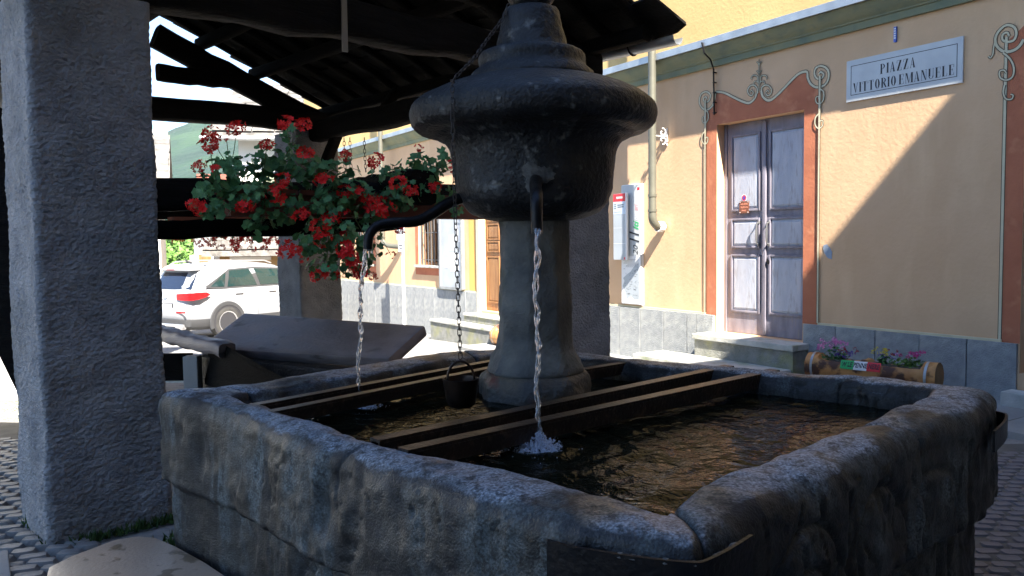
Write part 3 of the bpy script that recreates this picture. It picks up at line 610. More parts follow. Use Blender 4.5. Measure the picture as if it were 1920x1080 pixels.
# ------------------------------------------------------------ things fixed to the facade
def didone(mb, ch, fr, x0, w, h, n, mi=0):
    """high-contrast serif capital in a w x h cell"""
    T = .20*w+.015*h*5*.0+ .0; T = h*.17; t = h*.028; sf = h*.10
    P = lambda x, y: fr(x0+x, y, n)
    def quad(a, b, c, d): mb.add([P(*a), P(*b), P(*c), P(*d)], [(0, 1, 2, 3)], mi)
    def vs(x, tk, y0=0, y1=h, ser=True):
        quad((x, y0), (x+tk, y0), (x+tk, y1), (x, y1))
        if ser:
            for yy in (y0, y1-t): quad((x-sf*.55, yy), (x+tk+sf*.55, yy), (x+tk+sf*.55, yy+t), (x-sf*.55, yy+t))
    def hl(x1, x2, y): quad((x1, y), (x2, y), (x2, y+t), (x1, y+t))
    def tick(x, y, d): quad((x-t, y), (x+t*.6, y), (x+t*.6, y+d), (x-t*.2, y+d))
    def ring(cx, cy, rx, ry, a0, a1, tk):
        m = 18; o = []; i_ = []
        for k in range(m+1):
            a = a0+(a1-a0)*k/m; o.append((cx+rx*math.cos(a), cy+ry*math.sin(a))); i_.append((cx+(rx-tk)*math.cos(a), cy+(ry-t)*math.sin(a)))
        for k in range(m): quad(o[k], o[k+1], i_[k+1], i_[k])
    def dg(xa, ya, xb, yb, tk): quad((xa-tk/2, ya), (xa+tk/2, ya), (xb+tk/2, yb), (xb-tk/2, yb))
    e = w*.10
    if ch == 'I': vs(w/2-T/2, T)
    elif ch in 'PR':
        vs(e, T); ring(e+T, h*.74, w*.9-e-T, h*.26, -PI/2, PI/2, T*.8)
        if ch == 'R': dg(w*.92, 0, e+T+w*.15, h*.5, T*.9)
    elif ch == 'A': dg(w*.5, h, w*.86, 0, 0); quad((w*.44, h), (w*.54, h), (w*.92, 0), (w*.92-T, 0)); quad((w*.44, h), (w*.44+t*1.4, h), (w*.1+t*1.4, 0), (w*.1, 0)); hl(w*.24, w*.72, h*.3); hl(w*.02, w*.26, 0); hl(w*.62, w*1.02, 0)
    elif ch == 'V': quad((w*.06, h), (w*.06+T, h), (w*.56, 0), (w*.48, 0)); quad((w*.9, h), (w*.9-t*1.4, h), (w*.5, 0), (w*.56, 0)); hl(-.02*w, w*.4, h-t); hl(w*.72, w*1.02, h-t)
    elif ch == 'Z': quad((w*.08, 0), (w*.08+T*1.1, 0), (w*.92, h), (w*.92-T*1.1, h)); hl(w*.08, w*.92, 0); hl(w*.08, w*.92, h-t); tick(w*.1, h*.75, h*.25); tick(w*.9, 0, h*.25)
    elif ch == 'T': vs(w/2-T/2, T); hl(w*.04, w*.96, h-t); tick(w*.06, h*.74, h*.26); tick(w*.94, h*.74, h*.26)
    elif ch == 'O': ring(w/2, h/2, w*.46, h*.5, 0, PI*2, T)
    elif ch == 'E': vs(e, T); hl(e, w*.92, h-t); hl(e, w*.92, 0); hl(e, w*.7, h*.5); tick(w*.9, h*.74, h*.26); tick(w*.9, 0, h*.26); tick(w*.7, h*.4, h*.22)
    elif ch == 'L': vs(e, T); hl(e, w*.92, 0); tick(w*.9, 0, h*.3)
    elif ch == 'N': vs(w*.1, t*1.3); quad((w*.08, h), (w*.08+T, h), (w*.88, 0), (w*.88-T*.6, 0)); vs(w*.85, t*1.3, h*.0, h, False); hl(w*.72, w*1.0, h-t)
    elif ch == 'M': vs(w*.06, t*1.3); quad((w*.06, h), (w*.06+T, h), (w*.53, 0), (w*.46, 0)); dg(w*.5, 0, w*.84, h, t*1.3); vs(w*.80, T)
    elif ch == 'U': vs(e, T, h*.25, h, False); hl(e-sf*.5, e+T+sf*.5, h-t); ring(w/2+e*.1, h*.28, w*.5-e, h*.28, PI, 2*PI, T*.5); quad((w*.88-t*1.3, h*.25), (w*.88, h*.25), (w*.88, h), (w*.88-t*1.3, h)); hl(w*.76, w*.99, h-t)
su0, su1, sz0, sz1 = .408, 1.684, 3.093, 3.543
sg = MB().box((su0, .0005, sz0), (su1, .022, sz1), FW).build('street_sign', m_marble, bevel=.003)
tag(sg, 'pale marble street name plaque reading PIAZZA VITTORIO EMANUELE in black capitals', 'street sign')
b_ = MB(); frt = lambda x, y, d: FW(-x, d, y)
m_ = .055
for q in ((su0+m_, su1-m_, sz0+m_+.012, sz0+m_+.018), (su0+m_, su1-m_, sz1-m_-.012, sz1-m_-.006), (su0+m_, su0+m_+.006, sz0+m_+.012, sz1-m_-.006), (su1-m_-.006, su1-m_, sz0+m_+.012, sz1-m_-.006)):
    b_.box((q[0], .0222, q[2]), (q[1], .0235, q[3]), FW)
def line(word, uL, uR, z, h, ws):
    tot = sum(ws.get(c, 1.) for c in word); sc = (uL-uR)/tot; x = -uL
    for c in word:
        wc = ws.get(c, 1.)*sc; didone(b_, c, lambda xx, yy, d: FW(-xx, d, z+yy), x+wc*.08, wc*.84, h, .0236) if c != ' ' else None; x += wc
ws = {'I': .52, 'M': 1.3, ' ': .35, 'O': .95, 'L': .9, 'E': .92}
uP0 = F(1651.5, 137)[0]; uP1 = F(1720, 120)[0]
line('PIAZZA', uP0, uP1, 3.332, .105, ws)
line('VITTORIO EMANUELE', F(1601, 160)[0], F(1793, 126)[0], 3.185, .103, {**ws, ' ': .25})
b_.build('lettering', m_ink, sg, fixn=False)
ub, zb_ = F(1680, 64)
t_ = MB().box((ub-.016, .001, zb_-.085), (ub+.016, .02, zb_+.075), FW).build('sign', m_bluep, bevel=.004); tag(t_, 'tiny vertical blue and white tag fixed on the wall above the street name plaque', 'sign')
tw = MB()
for i in range(5): tw.box((ub-.010, .0205, zb_-.05+.024*i), (ub+.010, .0215, zb_-.035+.024*i), FW)
tw.build('print', m_bwhite, t_)
# downpipes
def downpipe(u, n, zt, zb, ue, label, coil=True):
    r = .056; g = empty('downpipe', FW(u, 0, zb), label, 'downpipe', 'downpipes on the ochre facade')
    seg = [(zt, 3.45), (3.45, zb+.16)]
    b = MB(); b.tube([FW(u, n, zt), FW(u, n, zb+.16)], r, 16); b.build('pipe', m_pipe, g, smooth=40)
    b = MB(); pts = [FW(u, n, zb+.2)]
    for k in range(7):
        t = k/6*PI/2*.95; pts.append(FW(u+(ue-u)*(1-math.cos(t))*.7, n+(.05-n)*(1-math.cos(t))*.7, zb+.16-.14*math.sin(t)))
    pts.append(FW(ue, .02, zb+.01)); b.tube(pts, [r*1.06]*len(pts), 14); b.build('elbow', m_pipe, g, smooth=50)
    for zz in (zb+.22, 3.35, 4.35, 2.2): 
        if zz < zt: MB().tube([FW(u, n, zz), FW(u, n, zz+.035)], r*1.16, 16).build('collar', m_pipe, g, smooth=40)
    if coil:
        b = MB()
        for k in range(5):
            c = FW(u+(ue-u)*(.45+.14*k), n+(.05-n)*(.55+.11*k), zb+.012); ax = (FW(ue, .05, 0)-FW(u, n, 0)).normalized(); s_ = ax.cross(Vector((0, 0, 1)))
            b.tube([c+s_*math.cos(t)*.066+Vector((0, 0, math.sin(t)*.066)) for t in [2*PI*q/12 for q in range(12)]], .011, 6, closed=True)
        b.build('wrapping', m_bwhite, g, smooth=60)
    b = MB()           # curled wall bracket
    for s_ in (1, -1):
        pts = []
        for k in range(14):
            t = k/13; rr = .065*(1-t*.75); a = PI*.5+t*PI*1.8
            pts.append(FW(u-.03-.005, n-.10-.06+rr*math.cos(a)*1.2, 3.05+s_*(.055+rr*math.sin(a)*.9)))
        b.tube(pts, .010, 6)
    b.tube([FW(u-.03, n-.04, 3.05), FW(u-.03, .0, 3.05)], .011, 6); b.tube([FW(u-.03, .012, 2.93), FW(u-.03, .012, 3.17)], .010, 6)
    b.build('bracket', m_bwhite, g, smooth=60); return g
downpipe(4.565, .265, 8.2, 1.77, 4.62-.02, 'grey green downpipe ending in an elbow to the right of the tall banner')
up2 = F(715, 330, .265)[0]
downpipe(up2, .265, 8.2, 1.50, up2-.55, 'pale downpipe on the wall between the two barred windows', False)
# hanging cable from the cornice
cp = [F(1316, 80, .26), F(1322, 100, .25), F(1335, 112, .12), F(1338, 130, .05), F(1339, 215, .02)]
cn = [.262, .262, .15, .05, .02]
b_ = MB(); b_.tube([FW(p[0], n_, p[1]) for p, n_ in zip(cp, cn)], .011, 6)
for k in range(5): b_.box((cp[3][0]-.018, .01, 3.25+.13*k), (cp[3][0]+.018, .05, 3.262+.13*k), FW)
tag(b_.build('cable', m_iron, smooth=50), 'black cable clipped down the wall at the left corner of the door surround', 'cable')
# tall banner panel and the smaller board in front
bn = MB().box((5.055, .028, .635), (5.49, .05, 2.42), FW).build('banner', m_banner, bevel=.003); tag(bn, 'tall grey and white wall panel printed 2011 Itinerari with a pale map at its foot', 'information panel')
fb('backing_frame', 5.045, 5.50, .0, .027, .625, 2.43, m_bwhite, bn)
b_ = MB(); b_.box((5.058, .0505, .64), (5.487, .0515, 1.36), FW, 0)
rn = random.Random(11)
poly = [(5.12+.0, .70)]; poly = [(5.09, .72), (5.2, .70), (5.27, .76), (5.36, .70), (5.40, .80), (5.46, .90), (5.42, .98), (5.45, 1.02), (5.36, 1.08), (5.28, 1.12), (5.18, 1.22), (5.09, 1.26)]
b_.add([FW(u_, .0522, z_) for u_, z_ in reversed(poly)], [tuple(range(len(poly)))], 2)
for k in range(46):
    u_, z_ = rn.uniform(5.10, 5.40), rn.uniform(.74, 1.16); b_.box((u_, .0523, z_), (u_+rn.uniform(.01, .05), .0528, z_+.004), FW, 3)
for k in range(7): b_.box((5.09+rn.uniform(0, .02), .0517, 1.30-.018*k), (5.46-rn.uniform(0, .12), .0522, 1.304-.018*k), FW, 3)
b_.box((5.075, .0505, 2.335), (5.13, .0515, 2.375), FW, 1); b_.box((5.135, .0505, 2.34), (5.15, .0515, 2.37), FW, 0)
b_.build('print', [m_bwhite, m_redp, m_boardg, m_ink], bn, fixn=False)['kind'] = 'stuff'
m_pinkp = mat('printed_salmon', (.72, .25, .27), rough=.4)
b_ = MB(); uc = 5.145
vt = lambda off: (lambda x, y, d: FW(uc+.0-y*-1*-1+.0, .0522, x+off))
def vtext(t, size, zc, mi, width, ush=0, ex=0.): text_mb(b_, t, size, lambda x, y, d: FW(5.15+ush+y, .0525, zc+x), mi, shear=.35, width=width, ex=ex)
vtext('20', .15, 1.44, 0, .15, .01); vtext('11', .30, 1.62, 0, .17, .03, .004)
vtext('Iti', .17, 1.80, 1, .14, 0, .003); vtext('ner', .15, 1.945, 2, .13, 0, .003); vtext('ari', .13, 2.07, 3, .10, 0)
b_.build('lettering', [m_ink, m_greenp, m_bwhite, m_pinkp], bn, fixn=False)
bd = MB().box((5.315, .09, 1.30), (5.60, .115, 2.30), FW).build('notice_board', m_boardg, bevel=.002); tag(bd, 'narrow grey board with a red header mounted in front of the tall panel', 'notice board')
fb('side_rail', 5.288, 5.3145, .085, .118, 1.295, 2.305, m_bwhite, bd); fb('wall_spacer', 5.35, 5.56, .052, .0895, 1.5, 1.55, m_bar, bd); fb('wall_spacer', 5.35, 5.56, .052, .0895, 2.05, 2.1, m_bar, bd)
b_ = MB(); b_.box((5.317, .1155, 2.18), (5.598, .1165, 2.298), FW, 1)
for k in range(6): b_.box((5.385+.024*k, .1167, 2.225), (5.402+.024*k, .1172, 2.255), FW, 0)
b_.box((5.317, .1155, 1.99), (5.598, .1162, 2.178), FW, 2)
for k in range(3): b_.box((5.53, .1164, 2.13-.03*k), (5.58, .1168, 2.142-.03*k), FW, 3)
for k in range(2): b_.box((5.36, .1164, 2.12-.03*k), (5.50, .1168, 2.135-.03*k), FW, 3)
b_.box((5.42, .1164, 2.02), (5.58, .1168, 2.026), FW, 3); b_.box((5.40, .1158, 1.78), (5.598, .1162, 1.784), FW, 0); b_.box((5.32, .1158, 1.545), (5.598, .1162, 1.55), FW, 0); b_.box((5.325, .1157, 1.305), (5.355, .1163, 1.34), FW, 1)
b_.build('print', [m_bwhite, m_redp, mat('printed_pale_blue', (.55, .64, .74), rough=.4), m_ink], bd, fixn=False)['kind'] = 'stuff'
# glazed municipal board with papers
nb_ = MB().box((10.50, .01, .64), (11.46, .05, 2.3), FW).build('notice_board', m_boardg, bevel=.003); tag(nb_, 'large grey framed notice board with white papers beside the barred window', 'notice board')
for q in ((10.47, 10.53, .62, 2.33), (11.43, 11.49, .62, 2.33)): fb('frame', q[0], q[1], .005, .085, q[2], q[3], m_zinc, nb_)
for q in ((.60, .66), (2.30, 2.36)): fb('frame', 10.531, 11.429, .005, .085, q[0], q[1], m_zinc, nb_)
for (x0, x1, y0, y1) in ((0.10, .27, .35, .56), (.30, .5, .72, 1.05), (.33, .52, .28, .68), (.55, .70, .9, 1.25), (.60, .78, .3, .7), (.62, .8, 1.3, 1.5)):
    pu, pz = (lambda x, y: (11.42-x*1.2, .70+y))(x0, y0); pu2 = 11.42-x1*1.2
    fb('paper', pu2, pu, .0505, .053, pz, .70+y1, m_bwhite, nb_)
painted('painted_border', [(10.36, .50), (11.58, .50), (11.58, .62), (10.36, .62)], .004, MATS['band_ochre'], FAC)
# parking sign on a pole
gp = F(757, 560, .55); pz_ = ground_z(*FW(gp[0], .55, 0).xy)
ps = empty('parking_sign', FW(gp[0], .55, pz_), 'white pole with blue parking sign and two white time plates before the facade', 'road sign')
MB().tube([FW(gp[0], .55, pz_-.1), FW(gp[0], .55, 2.95)], .032, 12).build('pole', m_bwhite, ps, smooth=40)
up_ = gp[0]
pl = fb('sign_plate', up_-.2, up_+.2, .59, .6, 2.02, 2.62, m_bwhite, ps); fb('blue_field', up_-.18, up_+.18, .6005, .6025, 2.22, 2.60, m_bluep, pl)
tb_ = MB(); text_mb(tb_, 'P', .34, lambda x, y, d: FW(up_-x, .604, 2.42+y), ex=.006); tb_.build('lettering', m_bwhite, pl, fixn=False)
b_ = MB(); 
for k in range(4): b_.box((up_-.14+.075*k, .601, 2.07), (up_-.11+.075*k, .602, 2.13), FW)
b_.build('print', m_ink, pl)['kind'] = 'stuff'
p2 = fb('time_plate', up_-.19, up_+.19, .59, .6, 1.66, 1.99, m_bwhite, ps)
tb_ = MB(); text_mb(tb_, '8.00-20.00', .1, lambda x, y, d: FW(up_-x, .602, 1.82+y), width=.33, ex=.002); tb_.build('lettering', m_ink, p2, fixn=False)
p3 = fb('small_plate', up_-.13, up_+.13, .59, .6, 1.40, 1.64, m_bwhite, ps)
b_ = MB(); b_.box((up_-.1, .601, 1.53), (up_+.1, .602, 1.55), FW); b_.box((up_-.08, .601, 1.46), (up_+.06, .602, 1.48), FW); b_.build('print', m_ink, p3)['kind'] = 'stuff'

# ------------------------------------------------------------ wash house
bo = [(-90, 150), (2, 205), (12, 300), (30, 400), (80, 430), (80, 830), (46, 764), (0, 670), (-60, 560)]  # outline of an added dark sheet, its slanted foot tracing a shadow edge
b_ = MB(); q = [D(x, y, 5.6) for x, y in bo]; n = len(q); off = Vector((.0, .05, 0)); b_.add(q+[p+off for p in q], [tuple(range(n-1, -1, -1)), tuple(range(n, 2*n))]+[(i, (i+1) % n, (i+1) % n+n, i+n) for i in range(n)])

WHO = empty('wash_house', PC, 'open wash house of roughcast pillars and dark timber trusses under a stone slab roof', 'wash house')
SB, SA = 3.99, 4.65; zR = 3.06
def fwh(a, b, z): return WH(a, b, z)
def rough_pillar(a, b, s, z0, z1, amp, res, seed):
    # closed loop cross-section with rounded corners, displaced like thrown plaster
    h = s/2; per = []; c = .025
    n = int(s/res)
    for (x0, y0, x1, y1) in ((-h, -h, h, -h), (h, -h, h, h), (h, h, -h, h), (-h, h, -h, -h)):
        dx, dy = (x1-x0), (y1-y0); L = math.hypot(dx, dy); ux, uy = dx/L, dy/L
        for k in range(n):
            t = c+(L-2*c)*k/(n-1); per.append((x0+ux*t, y0+uy*t, uy, -ux))
        for k in (1, 2): 
            ang = math.atan2(-ux, uy)+PI/2*k/3; cx_, cy_ = x1-ux*c-uy*c, y1-uy*c+ux*c
            per.append((cx_+c*math.cos(ang), cy_+c*math.sin(ang), math.cos(ang), math.sin(ang)))
    per = np.array(per); zs = np.linspace(z0, z1, int((z1-z0)/res)); m = len(per)
    Pn = np.array([A.x, A.y]), np.array([B.x, B.y])
    base = np.array([WH(a, b, 0).x, WH(a, b, 0).y])
    Lx = np.repeat(per[None, :, :], len(zs), 0).reshape(-1, 4); Zs = np.repeat(zs, m)
    Q = np.stack([Lx[:, 0], Lx[:, 1], Zs], 1)
    d = fbm(Q, 3, 2, seed)*amp*1.0+(1-np.abs(fbm(Q*[1, 1, 1.8], 20, 3, seed+5)))*amp*.5+fbm(Q, 55, 2, seed+9)*amp*.3
    taper = 1+.03*(1-(Zs-z0)/(z1-z0))
    lx = Lx[:, 0]*taper+Lx[:, 2]*d; ly = Lx[:, 1]*taper+Lx[:, 3]*d
    XY = base+lx[:, None]*Pn[0]+ly[:, None]*Pn[1]
    V = np.column_stack([XY, Zs]); nz = len(zs)
    i = (np.arange(nz-1)[:, None]*m+np.arange(m)[None, :]).ravel(); j = (np.arange(nz-1)[:, None]*m+((np.arange(m)+1) % m)[None, :]).ravel()
    Fc = [tuple(q) for q in np.stack([i, j, j+m, i+m], 1)]+[tuple((nz-1)*m+k for k in range(m))]
    o = np_obj('pillar', V, Fc, m_rough, WHO, True); return o
tag(b_.build('dark_sheet', m_timber), 'added dark sheet at the far left edge behind the pillar, its slanted foot tracing a shadow edge', 'board')
rough_pillar(.02, -.035, .62, -.1, 2.97, .010, .0085, 3)
rough_pillar(0, SB, .60, -.2, zR, .010, .02, 21)
rough_pillar(SA, SB, .60, -.4, zR, .010, .02, 31)
rough_pillar(SA, 0, .60, -.4, zR, .010, .03, 41)
def bm_(name, p, q, w_, h_, m=m_timber, wob=.012, segs=10, seed=0, parent=WHO): 
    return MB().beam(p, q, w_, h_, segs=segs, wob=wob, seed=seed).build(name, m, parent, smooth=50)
zT = zR+.005
hz = SB/2
def slope_z(b, base): return base - .405*abs(b-hz)
for k, a in enumerate((0., SA)):
    zl, zr = (2.985, 3.11) if k == 0 else (zT, zT)
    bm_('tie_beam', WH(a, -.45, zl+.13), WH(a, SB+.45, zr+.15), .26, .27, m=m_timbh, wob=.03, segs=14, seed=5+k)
    bm_('king_post', WH(a, hz, zT+.27), WH(a, hz, 4.12), .2, .2, seed=9+k)
    for s_ in (0, 1):
        b0 = -.12 if s_ == 0 else SB+.12
        bm_('principal_rafter', WH(a, b0, zT+.20), WH(a, hz+(.08 if s_ else -.08), 4.03), .2, .28, seed=11+k*2+s_)
        bm_('collar', WH(a, hz+(-.1 if s_ == 0 else .1), 3.62), WH(a, hz+(-1.05 if s_ == 0 else 1.05), 3.64), .16, .2, seed=17+k+s_)
    MB().box((0, 0, 0), (0, 0, 0)) if False else None
# iron strap and bolts on the near tie beam
bs = 1.63
MB().box((-.150, bs-.022, 2.93), (-.140, bs+.022, 3.7), WH).build('iron_strap', m_bar, WHO)
# eave beams, purlins and ridge, running the length of the roof
AE0, AE1 = -.80, SA+.17
for b_i, z_i, wd in ((-.0, 3.07, .26), (SB, 3.07, .27)):
    bm_('eave_beam', WH(.30, b_i, z_i), WH(SA-.30, b_i, z_i), .24, wd, m=m_timber, wob=.02, segs=12, seed=int(b_i*7)+3)
RZ = 4.46                                    # underside of the roof at the ridge
def roof_z(b): return RZ-.405*abs(b-hz)
for b_i in (-.30, .66, 1.34, 2.64, 3.33, SB+.30):
    bm_('purlin', WH(AE0+.06, b_i, roof_z(b_i)-.15), WH(AE1-.06, b_i, roof_z(b_i)-.15), .13, .14, wob=.012, segs=12, seed=int(b_i*11)+50)
bm_('ridge_beam', WH(AE0+.06, hz, RZ-.16), WH(AE1-.06, hz, RZ-.16), .16, .18, seed=61)
for k in range(14):
    a = AE0+.12+(AE1-AE0-.24)*k/13
    for s_ in (0, 1):
        b1 = -.5 if s_ == 0 else SB+.5
        bm_('common_rafter', WH(a, hz+(.04 if s_ else -.04), RZ-.045), WH(a, b1, roof_z(b1)-.045), .08, .075, wob=.006, segs=6, seed=70+k+s_*20)
# block between wall plate and eave
bm_('strut', WH(2.95, SB+.1, 3.19), WH(2.95, SB+.28, 3.42), .12, .12, seed=4)
# stone roof slabs laid in overlapping courses
sm = []
for k in range(6):
    rn = random.Random(k+40); pts = [(-.27+rn.uniform(-.03, .03), -.26), (.27+rn.uniform(-.03, .02), -.26+rn.uniform(-.02, .02)), (.28, .2), (.16+rn.uniform(-.05, .03), .27), (-.1, .28+rn.uniform(-.03, .02)), (-.28, .22+rn.uniform(-.04, .03))]
    th = rn.uniform(.028, .042); n = len(pts); me = bpy.data.meshes.new('slab')
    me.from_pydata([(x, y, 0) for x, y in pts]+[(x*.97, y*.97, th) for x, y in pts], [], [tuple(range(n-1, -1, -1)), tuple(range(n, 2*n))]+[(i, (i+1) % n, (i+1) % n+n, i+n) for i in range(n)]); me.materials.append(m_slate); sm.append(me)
ncol = 14; da = (AE1-AE0-.3)/(ncol-1); nrow = 8; half = hz+.5; db = (half-.12)/(nrow-1)
for s_ in (0, 1):
    sgn = -1 if s_ == 0 else 1
    for r_i in range(nrow):
        for c_i in range(ncol):
            a = AE0+.15+da*c_i+random.uniform(-.03, .03)+(.5*da if r_i % 2 and c_i < ncol-1 else 0); bd_ = .12+db*(nrow-1-r_i)-.12+random.uniform(-.02, .02); b = hz+sgn*bd_
            X_ = A; D_ = (B*sgn*math.cos(math.atan(.405))+Vector((0, 0, -math.sin(math.atan(.405))))).normalized()
            D_ = (D_+Vector((0, 0, .06))).normalized(); N_ = X_.cross(D_)
            if N_.z < 0: X_ = -X_; N_ = X_.cross(D_)
            M = Matrix(((X_.x, D_.x, N_.x, 0), (X_.y, D_.y, N_.y, 0), (X_.z, D_.z, N_.z, 0), (0, 0, 0, 1)))
            p = WH(a, b, roof_z(b)+.012+.006*(c_i % 3))
            M = Matrix.Translation(p) @ M @ Matrix.Rotation(random.uniform(-.06, .06), 4, 'Z') @ Matrix.Diagonal((1.0*da/.40*.98, 1.0, 1, 1))
            inst(random.choice(sm), 'roof_slab', M, WHO)
for c_i in range(14):
    inst(sm[c_i % 6], 'ridge_slab', Matrix.Translation(WH(AE0+.15+da*c_i, hz, RZ+.10)) @ Matrix.Rotation(math.atan2(A.y, A.x), 4, 'Z') @ Matrix.Diagonal((1.05, .8, 1, 1)), WHO)
# gutters
for s_, bb in ((0, -.56), (1, SB+.60)):
    g = MB(); zc = roof_z(bb)-.0; r = .075; n = 10; prof = [(bb+r*math.cos(PI+PI*k/n), zc-.02+r*math.sin(PI+PI*k/n)) for k in range(n+1)]; prof += [(b2, z2) for b2, z2 in [(bb+(r-.006)*math.cos(PI+PI*k/n), zc-.02+(r-.006)*math.sin(PI+PI*k/n)) for k in range(n, -1, -1)]]
    a0, a1 = AE0-.05, AE1; m2 = len(prof)
    g.add([WH(a0, *p) for p in prof]+[WH(a1, *p) for p in prof], [tuple(range(m2)), tuple(range(2*m2-1, m2-1, -1))]+[(i, (i+1) % m2, (i+1) % m2+m2, i+m2) for i in range(m2)])
    go = g.build('gutter', m_zinc, WHO, smooth=40)
    for k in range(6):
        a = a0+.5+(a1-a0-1)*k/5; MB().tube([WH(a, bb+(r+.006)*math.cos(PI+PI*q/8), zc-.02+(r+.006)*math.sin(PI+PI*q/8)) for q in range(9)], .008, 5).build('gutter_hook', m_iron, go)
# dark post and brackets on the far pillar, low rail beams that carry the flower boxes
bm_('post', WH(SA-.36, SB-.02, ground_z(-2.5, 10)-.1), WH(SA-.36, SB-.02, 3.05), .13, .11, seed=90)
bm_('bracket', WH(SA-.75, SB+.02, 2.98), WH(SA-.36, SB+.02, 2.55), .14, .12, seed=91)
RA = -.18
bm_('rail_beam', WH(RA+.1, .31, 1.90), WH(RA+.1, SB-.31, 1.98), .12, .20, m=m_timbh, wob=.012, seed=92)
bm_('rail_beam', WH(RA+.1, .31, 1.70), WH(RA+.1, 2.1, 1.75), .13, .12, m=m_timber, wob=.012, seed=93)
bm_('rail_beam', WH(SA-.3, .3, 1.98), WH(SA-.3, SB-.4, 1.98), .14, .16, m=m_timber, seed=96)
bm_('log_bracket', WH(.35, 2.02, 1.985), WH(-.5, 2.02, 1.995), .24, .25, m=m_timber, wob=.012, segs=8, seed=94)
# washing slabs of heavy timber on stone supports under the roof
def plank(name, c4, th, m, seed, label, cat):
    # c4: back-left, back-right, front-right, front-left
    n1, n2 = 26, 10; vs = []
    nrm = (c4[1]-c4[0]).cross(c4[3]-c4[0]).normalized(); nrm = -nrm if nrm.z < 0 else nrm
    for side in (0, 1):
        for i in range(n1+1):
            for j in range(n2+1):
                u, v = i/n1, j/n2; p = c4[0].lerp(c4[1], u).lerp(c4[3].lerp(c4[2], u), v)
                vs.append(p-nrm*th*side)
    b = MB(); W_ = n2+1; T0 = (n1+1)*W_
    fs = []
    for i in range(n1):
        for j in range(n2):
            q = (i*W_+j, i*W_+j+1, (i+1)*W_+j+1, (i+1)*W_+j); fs.append(q); fs.append(tuple(x+T0 for x in reversed(q)))
    for i in range(n1):
        fs.append((i*W_, (i+1)*W_, (i+1)*W_+T0, i*W_+T0)); fs.append((i*W_+n2, (i+1)*W_+n2, (i+1)*W_+n2+T0, i*W_+n2+T0))
    for j in range(n2):
        fs.append((j, j+1, j+1+T0, j+T0)); fs.append((n1*W_+j, n1*W_+j+1, n1*W_+j+1+T0, n1*W_+j+T0))
    b.add(vs, fs); o = b.build(name, m, bevel=.02, smooth=40); tag(o, label, cat); return o
pbl, pbr = D(458, 586, 6.75), D(797, 610, 5.75); pfr, pfl = D(728, 672, 5.30), D(372, 652, 6.25)
m_plk = m_plank
o = plank('timber_plank', [pbl, pbr, pfr, pfl], .085, m_plk, 1, 'wide thick weathered plank tilted towards the basin, seen behind its far rim', 'plank')
g = empty('trough', (-1.8, 6.0, 0), 'dark stone trough standing under the tilted plank', 'trough')
dirp = (pbr-pbl).normalized(); dirp.z = 0; dirp.normalize(); prp = Vector((-dirp.y, dirp.x, 0))
def TR(x, y, z): return pbl*Vector((1, 1, 0)) + dirp*x + prp*y + Vector((0, 0, z)) if False else Vector((pbl.x, pbl.y, 0))+dirp*x+prp*y+Vector((0, 0, z))
MB().box((.1, -.60, -.2), (1.75, -.12, .74), TR).build('body', m_stoned, g, bevel=.03, smooth=30)
# left: a second heavy log board on a white stone leg
l0, l1 = D(296, 606, 6.5), D(447, 652, 5.95); l2, l3 = D(418, 662, 5.75), D(290, 645, 6.2)
l1 = D(432, 640, 6.0)
lb0 = MB(); ca = D(285, 622, 6.45); cb = D(425, 655, 5.85)
lb0.beam(ca, cb, .15, .11, segs=14, wob=.012, seed=5)
tag(lb0.build('timber_beam', m_plank, smooth=50), 'squared dark timber laid level just right of the left pillar', 'timber beam')
# sloping side board between the two
s0, s1, s2, s3 = D(436, 648, 5.75), D(505, 700, 5.2), D(520, 712, 5.1), D(440, 705, 5.5)
b_ = MB(); q = [D(425, 648, 5.84), D(540, 712, 5.0), D(530, 735, 4.95), D(415, 735, 5.78)]
off = Vector((-.25, .32, 0)); b_.add(q+[p+off for p in q], [(0, 1, 2, 3), (7, 6, 5, 4), (0, 4, 5, 1), (1, 5, 6, 2), (2, 6, 7, 3), (3, 7, 4, 0)])
tag(b_.build('side_board', m_timber, bevel=.01), 'black wedge shaped board end beside the corner of the basin', 'board')
g2 = empty('bench_support', D(365, 690, 6.0)*Vector((1, 1, 0)), 'white stone leg and dark board standing under the level timber', 'bench support')
c_ = D(361, 680, 6.06); h_ = D(361, 655, 6.06).z-.05
MB().box((c_.x-.055, c_.y-.05, 0), (c_.x+.055, c_.y+.05, h_-.0), None).build('leg', m_pave, g2, bevel=.006)
c2 = D(320, 680, 6.35); MB().box((c2.x-.30, c2.y-.03, .52), (c2.x+.17, c2.y+.03, h_-.02)).build('board', m_timber, g2)
MB().box((c2.x-.30, c2.y-.035, .505), (c2.x+.17, c2.y+.02, .519)).build('rail', m_zinc, g2)
m_patch = mat('pale_mortar', (.14, .135, .125), (.05, .05, .05), .9, 24, .8, 50)
